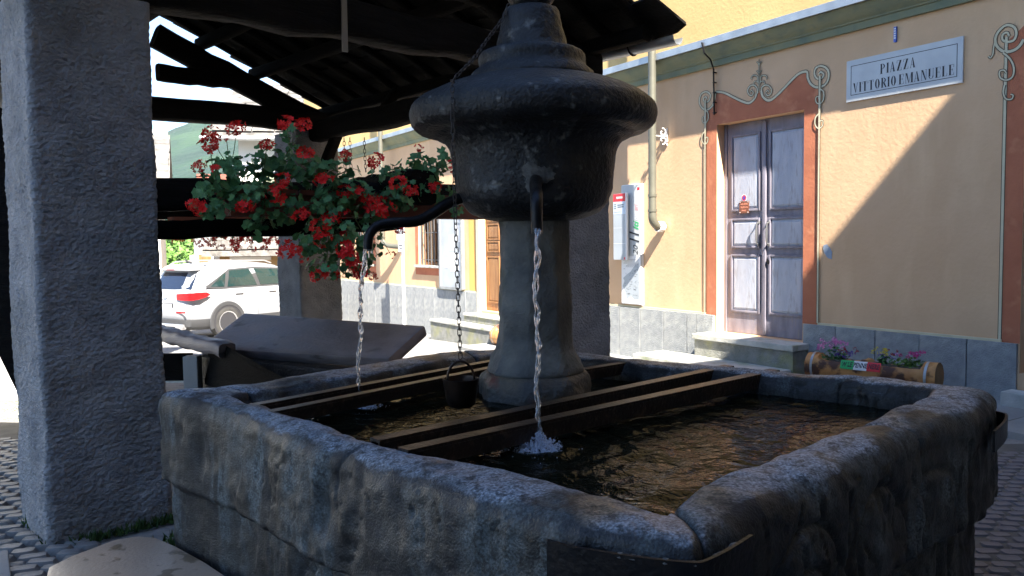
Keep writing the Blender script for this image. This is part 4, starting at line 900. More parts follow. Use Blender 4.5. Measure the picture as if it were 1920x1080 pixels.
# ------------------------------------------------------------ fountain
WZ = .80
FX, FY = .12, 4.14
FOU = empty('fountain', (FX, FY, 0), 'old dark stone fountain with square basin, pedestal and mushroom shaped bowl with two iron spouts', 'fountain')
CT = [  # outer x,y, inner x,y, top z
    (-1.74, 3.84, -1.34, 3.74, .895), (-1.25, 3.38, -.97, 3.33, .900), (-.96, 3.04, -.69, 3.06, .895), (-.64, 2.68, -.47, 2.81, .890),
    (-.31, 2.34, -.16, 2.56, .900), (-.08, 2.10, .05, 2.35, .905), (.15, 1.90, .25, 2.18, .900), (.42, 1.80, .39, 2.06, .895),
    (.68, 2.07, .56, 2.30, .900), (1.07, 2.42, .87, 2.57, .905), (1.42, 2.74, 1.17, 2.80, .925), (1.83, 3.05, 1.52, 3.12, .935),
    (2.11, 3.40, 1.84, 3.48, .930), (1.92, 3.82, 1.64, 3.78, .915), (1.53, 4.14, 1.30, 4.04, .905), (.76, 4.72, .63, 4.50, .90),
    (.06, 5.36, .02, 5.00, .90), (-.36, 5.14, -.22, 4.84, .90), (-.71, 4.86, -.52, 4.50, .90), (-1.03, 4.54, -.82, 4.20, .895), (-1.33, 4.22, -1.15, 3.94, .885)]
CTA = np.array(CT); NC = len(CT)
segl = np.hypot(*(np.roll(CTA, -1, 0)[:, :2]-CTA[:, :2]).T); cum = np.concatenate([[0], np.cumsum(segl)]); TOT = cum[-1]
def loop_at(s):
    s = np.asarray(s) % TOT; i = np.clip(np.searchsorted(cum, s, 'right')-1, 0, NC-1); t = ((s-cum[i])/segl[i])[:, None]
    p0, p1, p2, p3 = CTA[(i-1) % NC], CTA[i], CTA[(i+1) % NC], CTA[(i+2) % NC]
    tn = .35   # soft cardinal spline keeps the corners fairly tight
    h = t*t*(3-2*t); lin = p1+(p2-p1)*t
    cr = .5*(2*p1+(-p0+p2)*t+(2*p0-5*p1+4*p2-p3)*t*t+(-p0+3*p1-3*p2+p3)*t**3)
    return lin*(1-tn)+cr*tn
# joints between the blocks (distances along the loop)
def s_of(k, f=0.): return cum[k]+f*segl[k % NC]
JN = [s_of(7, .15), s_of(10, .15), s_of(13, .2), s_of(15, .5), s_of(17, .0), s_of(20, .55)]
def sd(s, j): return (s-j+TOT/2) % TOT-TOT/2
def stone_block(s0, s1, res, seed):
    if s1 < s0: s1 += TOT
    gap = .0015; ns_ = max(int((s1-s0)/res), 8); S_ = np.linspace(s0+gap, s1-gap, ns_)
    L = loop_at(S_); ox, oy, ix, iy, zt = L.T
    # smooth the end rounding
    e = np.minimum(S_-S_[0], S_[-1]-S_); rnd = .012*np.exp(-(e/.014)**1.3)
    dx, dy = ox-ix, oy-iy; wdt = np.hypot(dx, dy); nx_, ny_ = dx/wdt, dy/wdt
    R = .085; prof = []
    nV = int(.44/res)
    def add(fo, z, kind, nrm): prof.append((fo, z, kind, nrm))
    low = np.linspace(0, .44, max(int(.44/res/1.3), 6))
    for z in low: add(-.085+.02*z, z, 'abs', (1, 0))
    add(-.06, .452, 'abs', (.7, -.7)); add(-.02, .462, 'abs', (.5, -.8)); add(-.004, .475, 'abs', (.9, -.3))
    for t in np.linspace(0.02, 1, int(.34/res)): add(.0+.0*t, .475+(t)*(-1), 'side', (1, 0))
    for a in np.linspace(5, 85, max(int(.13/res), 6)): add(math.radians(a), 0, 'ro', (0, 0))
    for t in np.linspace(.02, .98, max(int(.13/res), 5)): add(t, 0, 'top', (0, 1))
    for a in np.linspace(5, 85, max(int(.09/res), 5)): add(math.radians(a), 0, 'ri', (0, 0))
    for t in np.linspace(0, 1, max(int(.5/res/1.6), 8)): add(t, 0, 'in', (-1, 0))
    m = len(prof); V = np.zeros((ns_, m, 3)); N_ = np.zeros((ns_, m, 3)); Ri = .055
    for j, (p, z, kd, nn) in enumerate(prof):
        if kd == 'abs': off = np.full(ns_, p); zz = np.full(ns_, z); nh, nv = nn
        elif kd == 'side':
            t = (.475-z)
            off = -.012*np.ones(ns_)*t; zz = .475+(zt-R-.475)*t; nh, nv = 1, 0
        elif kd == 'ro': off = -.012-R*(1-math.cos(p))*1.0; zz = zt-R+R*math.sin(p); nh, nv = math.cos(p), math.sin(p); off = off*np.ones(ns_)
        elif kd == 'top': off = -(.012+R)-(wdt-.012-R-Ri)*p; zz = zt+.006*math.sin(PI*p)-.0*p; nh, nv = 0, 1
        elif kd == 'ri': off = -wdt+Ri-Ri*math.sin(p)*1.0; off = -wdt+Ri*(1-math.sin(p)); zz = zt-Ri*(1-math.cos(p)); nh, nv = -math.sin(p), math.cos(p)
        else: off = -wdt-.01-.02*p; zz = zt-Ri-(zt-Ri-.3)*p; nh, nv = -1, 0
        off = off-(rnd*nh if kd != 'top' else 0); zz = zz-rnd*max(nv, 0)
        V[:, j, 0] = ox+nx_*off; V[:, j, 1] = oy+ny_*off; V[:, j, 2] = zz
        N_[:, j, 0] = nx_*nh; N_[:, j, 1] = ny_*nh; N_[:, j, 2] = nv
    Q = V.reshape(-1, 3); NN = N_.reshape(-1, 3); sl = np.repeat(S_, m)
    up = np.clip(NN[:, 2], 0, 1); side = 1-up
    d = fbm(Q, 2.2, 2, 5)*.014+fbm(Q, 6, 3, 77)*.009+fbm(Q, 22, 3, 88)*.0035-.035*np.clip(fbm(Q*[1, 1, .6], 5, 2, 41)-.42, 0, 1)
    streak = fbm(np.column_stack([sl, sl*0, Q[:, 2]*.22]), 9, 3, 55); d += side*(-.022*np.clip(streak-.25, 0, 1)+.006*streak)
    ridg = np.abs(fbm(Q*[1, 1, .7], 5.5, 3, 99)); d += side*(-.014*np.clip(.08-ridg, 0, .08)/.08)*(fbm(Q, 1.7, 2, 12) > .1)
    sj = sd(sl, s_of(3, .05)+.04*np.sin(Q[:, 2]*14)); d -= .012*np.exp(-(sj/.006)**2)*(Q[:, 2] > .70)
    crk = np.abs(fbm(Q, 3.1, 2, 111)); d -= .010*np.clip(.018-crk, 0, .018)/.018
    d += up*fbm(Q*[1, 1, .3], 4.2, 3, 33)*.010
    # chiselled arches on the right-hand outer side
    sN = s_of(7); tt = sl-sN; outer = (NN[:, 0]*.69+NN[:, 1]*-.72) > .6
    def groove(dist, w_, dep): return -dep*np.exp(-(dist/w_)**2)
    car = np.zeros(len(d))
    for c_, r_, zc_ in ((.62, .085, .56), (.62, .17, .60), (1.12, .19, .58), (1.55, .17, .58)):
        rr = np.hypot(tt-c_, np.maximum(Q[:, 2]-zc_, 0)); dd = np.where(Q[:, 2] > zc_, rr-r_, np.abs(tt-c_)-r_); car += groove(dd, .013, .022)
    for c_ in (.86, 1.80): car += groove(tt-c_, .012, .02)*(Q[:, 2] < .82)
    d += np.where(outer & (Q[:, 2] < .86), car, 0)*np.clip((.86-Q[:, 2])/.06, 0, 1)
    d = d*(1-.55*up)
    Q = Q+NN*d[:, None]
    V = Q
    i = (np.arange(ns_-1)[:, None]*m+np.arange(m-1)[None, :]).ravel()
    Fc = [tuple(q) for q in np.stack([i, i+1, i+m+1, i+m], 1)]
    Fc += [tuple(range(m-1, -1, -1)), tuple((ns_-1)*m+k for k in range(m))]
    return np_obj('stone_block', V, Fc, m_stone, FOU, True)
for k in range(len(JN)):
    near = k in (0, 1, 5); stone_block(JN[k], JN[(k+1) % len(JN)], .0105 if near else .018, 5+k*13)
# rubble set into the joints and mortar
pts_in = loop_at(np.linspace(0, TOT, 160, endpoint=False)); mid = (pts_in[:, :2]*.35+pts_in[:, 2:4]*.65)
b_ = MB(); n = len(mid); b_.add([(x, y, .32) for x, y in mid], [tuple(range(n))]); b_.build('basin_floor', m_pbase, FOU, fixn=False)
# water
nW = 190; ang = None
c0 = np.array([.2, 3.55]); rings = []
for r_ in np.linspace(0, 1, 60)[1:]: rings.append(c0+(mid-c0)*r_)
PW = np.concatenate([[c0]]+rings); PW = np.column_stack([PW, np.full(len(PW), WZ)])
L1 = np.array([.09, 3.03]); L2 = np.array([-.76, 3.88])
for L_, ph in ((L1, 0), (L2, 1.7)):
    rr = np.hypot(PW[:, 0]-L_[0], PW[:, 1]-L_[1]); PW[:, 2] += .0085*np.sin(rr*58+ph+fbm(PW, 5, 2, 8)*2)*np.exp(-rr*2.2)
PW[:, 2] += fbm(PW*[1, 1, 0], 6, 3, 71)*.0075+fbm(PW*[1, 1, 0], 18, 2, 31)*.0011
FcW = [(0, 1+k, 1+(k+1) % n) for k in range(n)]
for q in range(58):
    o0 = 1+q*n
    for k in range(n): FcW.append((o0+k, o0+n+k, o0+n+(k+1) % n, o0+(k+1) % n))
m_water = bpy.data.materials.new('basin_water'); m_water.use_nodes = True; nt = m_water.node_tree; N = nt.nodes; L = nt.links; b = N['Principled BSDF']
b.inputs['Base Color'].default_value = (.004, .005, .003, 1); b.inputs['Roughness'].default_value = .03; b.inputs['IOR'].default_value = 1.12; b.inputs['Specular IOR Level'].default_value = .4
tc = N.new('ShaderNodeTexCoord'); mp = N.new('ShaderNodeMapping'); mp.inputs['Scale'].default_value = (1.0, 1.0, 1); L.new(tc.outputs['Object'], mp.inputs[0])
n1 = N.new('ShaderNodeTexNoise'); n1.inputs['Scale'].default_value = 13; n1.inputs['Detail'].default_value = 3; n1.inputs['Distortion'].default_value = .6; L.new(mp.outputs[0], n1.inputs[0])
bp = N.new('ShaderNodeBump'); bp.inputs['Distance'].default_value = .02; bp.inputs['Strength'].default_value = .55; L.new(n1.outputs[0], bp.inputs['Height'])
n2 = N.new('ShaderNodeTexNoise'); n2.inputs['Scale'].default_value = 42; n2.inputs['Detail'].default_value = 3; L.new(mp.outputs[0], n2.inputs[0])
bp2 = N.new('ShaderNodeBump'); bp2.inputs['Distance'].default_value = .005; bp2.inputs['Strength'].default_value = .6; L.new(n2.outputs[0], bp2.inputs['Height']); L.new(bp.outputs[0], bp2.inputs['Normal']); L.new(bp2.outputs[0], b.inputs['Normal'])
wat = np_obj('water', PW, FcW, m_water, None, origin=Vector((.2, 3.55, WZ))); tag(wat, 'dark rippling water filling the basin and mirroring the lit wall', kind='structure')
# pedestal
def lathe_np(name, prof, c, n, m, amp, seed, parent, sq=None):
    pr = []
    for (r0, z0), (r1, z1) in zip(prof, prof[1:]):
        k = max(int(math.hypot(r1-r0, z1-z0)/.016), 1)
        for q in range(k): pr.append((r0+(r1-r0)*q/k, z0+(z1-z0)*q/k))
    pr.append(prof[-1]); pr = np.array(pr)
    for _ in range(1):      # soften
        pr[1:-1] = pr[1:-1]*.5+(pr[:-2]+pr[2:])*.25
    th = np.arange(n)*2*PI/n
    R = np.repeat(pr[:, 0], n); Zz = np.repeat(pr[:, 1], n); T = np.tile(th, len(pr))
    if sq is not None: R = R*sq(T, Zz)
    P = np.column_stack([c[0]+R*np.cos(T), c[1]+R*np.sin(T), Zz])
    d = fbm(P, 4, 3, seed)*amp*1.5+fbm(P, 22, 4, seed+3)*amp*.6
    Nr = np.column_stack([np.cos(T), np.sin(T), T*0]); P += Nr*d[:, None]
    m_ = len(pr); i = (np.arange(m_-1)[:, None]*n+np.arange(n)[None, :]).ravel(); j = (np.arange(m_-1)[:, None]*n+((np.arange(n)+1) % n)[None, :]).ravel()
    Fc = [tuple(q) for q in np.stack([i, j, j+n, i+n], 1)]+[tuple(range(n-1, -1, -1)), tuple((m_-1)*n+k for k in range(n))]
    return np_obj(name, P, Fc, m, parent)
def octa(T, Zz, k=8, rot=.18): 
    a = ((T+rot) % (2*PI/k))-PI/k; return (math.cos(PI/k)/np.cos(a))**.75*1.03
C0 = (FX, FY)
lathe_np('pedestal_foot', [(.20, .35), (.30, .5), (.295, .86), (.283, .905), (.265, .92), (.2, .925)], C0, 72, m_pbase, .012, 3, FOU, octa)
lathe_np('pedestal', [(.248, .915), (.255, .93), (.235, .97), (.205, 1.03), (.188, 1.10), (.186, 1.25), (.180, 1.68), (.186, 1.72), (.20, 1.75)], C0, 72, m_shaft, .008, 5, FOU, octa)
lathe_np('bowl', [(.16, 1.70), (.26, 1.715), (.335, 1.745), (.385, 1.80), (.405, 1.87), (.408, 1.95), (.415, 2.02), (.428, 2.075), (.455, 2.11), (.50, 2.125), (.505, 2.14), (.58, 2.155), (.622, 2.185), (.635, 2.235), (.625, 2.285), (.575, 2.325), (.50, 2.36), (.42, 2.395), (.33, 2.42), (.2, 2.43)], C0, 120, m_stoned, .0055, 11, FOU)
lathe_np('bowl_cap', [(.2, 2.40), (.335, 2.405), (.325, 2.43), (.30, 2.47), (.272, 2.475), (.272, 2.545), (.262, 2.56), (.192, 2.566), (.180, 2.60), (.163, 2.68), (.150, 2.76), (.140, 2.785), (.10, 2.79)], C0, 80, m_stoned, .007, 15, FOU)
lathe_np('finial', [(.05, 2.775), (.085, 2.79), (.118, 2.83), (.134, 2.89), (.13, 2.95), (.10, 3.01), (.05, 3.05), (.02, 3.06)], C0, 48, m_stoned, .005, 19, FOU)
# pale repaired patch round the front spout
def spout(a0, pts, name='spout'):
    b = MB(); pts = smooth3(pts); b.tube(pts, [.030-.007*k/(len(pts)-1) for k in range(len(pts))], 12)
    o = b.build(name, m_iron, FOU, smooth=60); return pts[-1]
def smooth3(pts, k=6):
    pts = [Vector(p) for p in pts]; out = []; n = len(pts)
    for i in range(n-1):
        p0, p1, p2, p3 = pts[max(i-1, 0)], pts[i], pts[i+1], pts[min(i+2, n-1)]
        for j in range(k):
            t = j/k; out.append(.5*((2*p1)+(-p0+p2)*t+(2*p0-5*p1+4*p2-p3)*t*t+(-p0+3*p1-3*p2+p3)*t**3))
    out.append(pts[-1]); return out
e1 = spout(0, [(FX, FY-.36, 1.885), (FX-.005, FY-.46, 1.875), (FX-.010, FY-.62, 1.83), (FX-.012, FY-.76, 1.80), (FX-.014, FY-.825, 1.765), (FX-.014, FY-.84, 1.70), (FX-.014, FY-.84, 1.632)])
e2_ = spout(0, [(FX-.36, FY-.06, 1.83), (FX-.44, FY-.09, 1.795), (FX-.53, FY-.13, 1.735), (FX-.60, FY-.165, 1.705), (FX-.70, FY-.20, 1.70), (FX-.775, FY-.22, 1.685), (FX-.815, FY-.235, 1.64), (FX-.825, FY-.24, 1.57)])
pt = MB(); rn = random.Random(8)
vs = []; nn = 40
for k in range(nn):
    a = 2*PI*k/nn; r1 = .07*rn.uniform(.9, 1.1)*(1+.25*math.sin(3*a+1)); x = r1*math.cos(a); z = .9*r1*math.sin(a); yy = -math.sqrt(max(.414**2-x*x, 0)); vs.append((FX+x, FY+yy-.006, 1.90+z))
pt.add([(FX, FY-.437, 1.89)]+vs, [(0, 1+k, 1+(k+1) % nn) for k in range(nn)]); pt.build('mortar_patch', m_patch, FOU, smooth=60)
# bars laid across the basin
def tbar(p, q, w=.075, h=.075):
    p, q = Vector((*p, 0)), Vector((*q, 0)); t = (q-p).normalized(); s_ = Vector((t.y, -t.x, 0)); L_ = (q-p).length
    fr_ = lambda x, y, z: Vector((p.x, p.y, .886))+t*x+s_*y+Vector((0, 0, z))
    b = MB(); b.box((0, -w/2, 0), (L_, w/2, .012), fr_); b.box((0, w/2-.012, -h), (L_, w/2, -.0005), fr_); b.box((0, -w/2, -h), (L_, -w/2+.012, -.0005), fr_)
    return b.build('iron_bar', m_rust, FOU)
tbar((-.50, 2.82), (1.20, 4.38), .062, .06); tbar((-.38, 2.68), (1.40, 4.22), .062, .06)
tbar((-1.17, 3.44), (-.07, 4.74), .055, .05); tbar((-1.03, 3.32), (.02, 4.60), .055, .05)
tbar((.38, 4.32), (.66, 4.56), .055, .05)
# iron straps round two corners
def strap(s0, s1, z, h, out=.025, th=.010):
    S_ = np.linspace(s0, s1, 40); Lp = loop_at(S_); b = MB(); vs = []
    dx, dy = Lp[:, 0]-Lp[:, 2], Lp[:, 1]-Lp[:, 3]
    P_ = Lp[:, :2]; T_ = np.gradient(P_, axis=0); T_ /= np.hypot(*T_.T)[:, None]; No = np.column_stack([T_[:, 1], -T_[:, 0]])
    for k in range(5): No[1:-1] = (No[:-2]+No[1:-1]*2+No[2:])/4
    No /= np.hypot(*No.T)[:, None]
    for k in range(40):
        for (o_, zz) in ((out, z), (out+th, z), (out+th, z+h), (out, z+h)): vs.append((P_[k, 0]+No[k, 0]*o_, P_[k, 1]+No[k, 1]*o_, zz))
    fs = [(3, 2, 1, 0), (156, 157, 158, 159)]
    for k in range(39):
        for j in range(4): fs.append((k*4+j, k*4+(j+1) % 4, k*4+4+(j+1) % 4, k*4+4+j))
    b.add(vs, fs); return b.build('iron_strap', m_iron, FOU, smooth=30)
strap(s_of(5, .75), s_of(7, .62), .765, .095, .012)
strap(s_of(11, .15), s_of(12, .75), .745, .085, .014)
# small pale rubble wedged behind the near strap
b_ = MB(); rn = random.Random(21)
for k in range(26):
    s_ = s_of(6, .2)+rn.random()*(s_of(7, .45)-s_of(6, .2)); Lp = loop_at(np.array([s_]))[0]; dx, dy = Lp[0]-Lp[2], Lp[1]-Lp[3]; l = math.hypot(dx, dy)
    c = Vector((Lp[0]+dx/l*.012, Lp[1]+dy/l*.012, .852)); r1 = rn.uniform(.005, .014)
    b_.lathe([(r1*.4, -r1*.6), (r1, 0), (r1*.5, r1*.6)], c, 6, ang=rn.random()*3)
o = b_.build('mortar_rubble', m_patch, FOU, smooth=30); o['kind'] = 'stuff'
# water jets: braided strands falling from each spout
m_jet = bpy.data.materials.new('falling_water'); m_jet.use_nodes = True; b = m_jet.node_tree.nodes['Principled BSDF']
b.inputs['Base Color'].default_value = (.9, .93, .97, 1); b.inputs['Roughness'].default_value = .08; b.inputs['Transmission Weight'].default_value = .78; b.inputs['IOR'].default_value = 1.33; b.inputs['Specular IOR Level'].default_value = 1.
m_foam = bpy.data.materials.new('water_foam'); m_foam.use_nodes = True; b = m_foam.node_tree.nodes['Principled BSDF']
b.inputs['Base Color'].default_value = (.62, .68, .80, 1); b.inputs['Roughness'].default_value = .25; b.inputs['Alpha'].default_value = .42
def jet(e, land, label, seed, w0=.014):
    rn = random.Random(seed); strands = []
    z0 = e.z+.02; z1 = WZ-.01; n = 120; b = MB()
    for s_ in range(3):
        pts = []; rs = []; ph = s_*PI/2+rn.random(); ph2 = rn.random()*6
        for k in range(n+1):
            t = k/n; z = z0+(z1-z0)*t; q = t**.5
            x = e.x+(land[0]-e.x)*q; y = e.y+(land[1]-e.y)*q
            a = ph+t*PI*(9 if s_ % 2 else -8)+.8*math.sin(t*23+ph2); wv = w0*(.62-.2*t)*(1+.35*math.sin(t*47+ph))
            pts.append(Vector((x+wv*math.cos(a)+.004*math.sin(t*15), y+wv*math.sin(a), z)))
            rs.append((.0056-.0018*t)*max(.12, 1+.5*math.sin(t*61+ph*2)+.5*t*math.sin(t*143+ph)))
        b.tube(pts, rs, 6)
    o = b.build('water_jet', m_jet, smooth=180); tag(o, label, 'water jet', kind='stuff')
    b = MB(); c = Vector((land[0], land[1], WZ))       # splash
    nr, na = 14, 30; base = len(b.v); vs = []
    for i in range(nr+1):
        for j in range(na):
            a = 2*PI*j/na; rr = .105*i/nr*(1+.22*math.sin(a*3+seed)+rn.uniform(-.08, .08)); hh = .013*(1-i/nr)**.5*rn.uniform(.1, 1.6)+(.02*rn.random() if i < 3 else 0)-.002*(i == nr)
            vs.append(c+Vector((rr*math.cos(a), rr*math.sin(a), hh)))
    b.add(vs, [(i*na+j, i*na+(j+1) % na, (i+1)*na+(j+1) % na, (i+1)*na+j) for i in range(nr) for j in range(na) if rn.random() < 1.1-.95*i/nr])
    for k in range(800):
        a = rn.random()*2*PI; r_ = abs(rn.gauss(0, .062)); h = max(0, .07*(1-r_/.12))*rn.random()**1.5; s_ = rn.uniform(.0015, .0052)*(1 if r_ < .1 else .6)
        p = c+Vector((r_*math.cos(a), r_*math.sin(a), h)); b.lathe([(s_*.3, -s_), (s_, 0), (s_*.3, s_)], p, 5)
    for k in range(46):
        a = rn.random()*2*PI; r_ = rn.uniform(.01, .12); s_ = rn.uniform(.008, .016); p = c+Vector((r_*math.cos(a), r_*math.sin(a), -.006)); b.lathe([(s_, 0), (s_*.8, s_*.35), (s_*.35, s_*.6), (.001, s_*.66)], p, 8, cap=False)
    o = b.build('splash', m_foam, smooth=180, fixn=False); o['kind'] = 'stuff'
    bm = MB(); vs = []
jet(e1, (.095, 3.03), 'thin braided water stream falling from the front spout', 3)
jet(e2_, (-.765, 3.88), 'thin braided water stream falling from the left spout', 5)
# chain with cup
lk = []
for kk in range(1):
    b = MB(); L_, W_ = .017, .0085; pts = []
    for q in range(14):
        a = 2*PI*q/14; x = math.cos(a)*W_; z = math.sin(a)*W_+(L_-W_ if math.sin(a) > 0 else -(L_-W_)); pts.append((x, 0, z))
    b.tube(pts, .0023, 5, closed=True); me_o = b.build('tmp', m_link, fixn=False, smooth=180, origin=Vector((0, 0, 0))); lkme = me_o.data; bpy.data.objects.remove(me_o)
def chain(path, pitch, label, grp=None, sc=1.):
    pts = smooth3(path, 10); ds = [0]
    for a, c in zip(pts, pts[1:]): ds.append(ds[-1]+(c-a).length)
    root = empty('chain', pts[-1], label, 'chain', grp); n = int(ds[-1]/pitch)
    for k in range(n+1):
        s_ = k*pitch; i = max(j for j in range(len(ds)) if ds[j] <= s_+1e-9); i = min(i, len(pts)-2); t = (s_-ds[i])/(ds[i+1]-ds[i]); p = pts[i].lerp(pts[i+1], t); d = (pts[i+1]-pts[i]).normalized()
        M = Matrix.Translation(p) @ d.to_track_quat('-Z', 'Y').to_matrix().to_4x4() @ Matrix.Rotation((k % 2)*PI/2+.35+random.uniform(-.12, .12), 4, 'Z') @ Matrix.Scale(sc, 4)
        inst(lkme, 'link', M, root)
    return root
chx, chy = FX-.375, FY-.525
tp = Vector((FX-.12, FY-.06, 2.785))
chain([tp, (FX-.155, FY-.11, 2.70), (FX-.215, FY-.19, 2.60), (FX-.29, FY-.33, 2.46), (FX-.33, FY-.43, 2.395), (chx+.003, chy+.035, 2.33), (chx-.002, chy, 2.25), (chx+.004, chy, 1.6), (chx+.015, chy, 1.06)], .0268, 'long rusty chain hanging from the neck of the fountain down to the cup')
cup = empty('cup', (chx+.015, chy, .85), 'small dark metal cup with a looped handle hanging from the chain', 'cup')
cc = Vector((chx+.015, chy, .845))
MB().lathe([(.050, .0), (.062, .01), (.072, .05), (.080, .10), (.084, .13), (.080, .132), (.070, .06), (.055, .015), (.01, .012)], cc, 28).build('body', m_copper, cup, smooth=50)
MB().tube([cc+Vector((.062*math.cos(PI*k/12), 0, .125+.085*math.sin(PI*k/12))) for k in range(13)], .006, 8).build('handle', m_copper, cup, smooth=60)
# ------------------------------------------------------------ plants
def leaf_mesh(m, seed, lob=5):
    rn = random.Random(seed); vs = [(0, 0, 0)]; n = lob*2+1
    for k in range(n):
        a = -PI*.80+PI*1.60*k/(n-1); r = (1. if k % 2 == 0 else .74)*rn.uniform(.9, 1.08); r *= (1.08 if abs(a) < .5 else .9); vs.append((r*math.cos(a)*.5+.1, r*math.sin(a)*.5, .10*r*r+rn.uniform(-.03, .03)))
    vs.append((-.06, 0, -.02)); fs = [(0, k, k+1) for k in range(1, n)]; fs += [(0, n, n+1), (0, n+1, 1)]
    me = bpy.data.meshes.new('leaf'); me.from_pydata(vs, [], fs); me.materials.append(m); return me
def head_mesh(m, seed, nfl=16, open_=1.):
    rn = random.Random(seed); b = MB()
    for f in range(nfl):
        th = rn.random()*2*PI; ph = math.acos(rn.uniform(-.25, 1)); c = Vector((math.sin(ph)*math.cos(th), math.sin(ph)*math.sin(th), math.cos(ph)*.8))*.5*rn.uniform(.65, 1.)
        nrm = (c.normalized()+Vector((rn.uniform(-.4, .4), rn.uniform(-.4, .4), rn.uniform(-.4, .4)))).normalized(); t = nrm.orthogonal().normalized(); s_ = nrm.cross(t); a0 = rn.random()*6
        for k in range(5):
            a = a0+2*PI*k/5; d1 = t*math.cos(a)+s_*math.sin(a); d2 = t*math.cos(a+PI/2)+s_*math.sin(a+PI/2); r = rn.uniform(.20, .27); up_ = nrm*rn.uniform(.02, .09)
            b.add([c, c+d1*r*.6+d2*r*.33+up_, c+d1*r+up_*1.2, c+d1*r*.6-d2*r*.33+up_], [(0, 1, 2, 3)])
    me = bpy.data.meshes.new('flower'); me.from_pydata([tuple(v) for v in b.v], [], b.f); me.materials.append(m); return me
LM = [leaf_mesh(m_leaf, k) for k in range(4)]; HM = [head_mesh(m_petal, k, 17) for k in range(4)]; HMs = [head_mesh(m_petal, k+9, 10) for k in range(3)]
def rand_rot(rn, tilt=1.2): return Euler((rn.uniform(-tilt, tilt), rn.uniform(-tilt, tilt), rn.uniform(0, 6.28))).to_matrix().to_4x4()
def plant(root, clumps, leaf_s, seed, base, stems=True, leaves=LM):
    rn = random.Random(seed); st = MB(); cnt = 0
    for (c, rad, n) in clumps:
        for k in range(n):
            v = Vector((rn.gauss(0, 1), rn.gauss(0, 1), rn.gauss(0, 1))).normalized()*rn.random()**.4
            p = Vector(c)+Vector((v.x*rad[0], v.y*rad[1], v.z*rad[2])); s_ = leaf_s*rn.uniform(.65, 1.25)
            out = (v+Vector((0, -.5, .35))).normalized(); M = Matrix.Translation(p) @ out.to_track_quat('Z', 'Y').to_matrix().to_4x4() @ rand_rot(rn, .55) @ Matrix.Scale(s_, 4)
            if cnt < 290: inst(rn.choice(leaves), 'leaf', M, root)
            cnt += 1
            if stems and k % 4 == 0:
                q = Vector(c)+Vector((0, .02, -.2*rad[2])); m_ = (p+q)/2+Vector((0, 0, .02)); st.tube([q, m_, p], .0018, 4, caps=False)
        if stems: st.tube([Vector(base), (Vector(base)+Vector(c))/2+Vector((0, -.03, .05)), Vector(c)], .004, 5, caps=False)
    return st
railz = 1.95
def on_rail(px, off=.12):              # point of the flower boxes' line under a given place of the picture
    o = WH(RA-off, 0, 0); k = (px-960)/FPX
    t = (k*o.y-o.x)/(B.x-k*B.y); return o+B*t
boxes = []
for k, (p0_, p1_) in enumerate(((425, 545), (556, 695), (712, 905))):
    a_, c_ = on_rail(p0_), on_rail(p1_); pb = empty('planter', ((a_+c_)/2)+Vector((0, 0, 1.78)), ['terracotta flower box hung on the rail beside the left pillar', 'terracotta flower box hung on the rail in front of the far pillar', 'brown flower box on the rail just left of the fountain bowl'][k], 'flower box', 'flower boxes on the rail')
    def fr_(x, y, z, a_=a_, c_=c_): return a_+(c_-a_).normalized()*x-A*y+Vector((0, 0, z))
    L_ = (c_-a_).length; b = MB(); wv = .09; zb_, zt_ = 1.775, 1.94
    b.box((0, -wv, zb_), (L_, wv, zb_+.015), fr_); b.box((0, -wv, zb_+.015), (L_, -wv+.012, zt_), fr_); b.box((0, wv-.012, zb_+.015), (L_, wv, zt_), fr_); b.box((0, -wv+.012, zb_+.015), (.012, wv-.012, zt_), fr_); b.box((L_-.012, -wv+.012, zb_+.015), (L_, wv-.012, zt_), fr_)
    b.build('box', m_terrap, pb); b = MB(); b.box((-.012, wv, zt_-.03), (L_+.012, wv+.014, zt_+.004), fr_); b.box((-.012, -wv-.014, zt_-.03), (L_+.012, -wv, zt_+.004), fr_); b.build('rim', m_terrap, pb)
    MB().box((.013, -wv+.013, zb_+.02), (L_-.013, wv-.013, zt_-.02), fr_).build('soil', m_joint, pb); boxes.append((a_, c_))
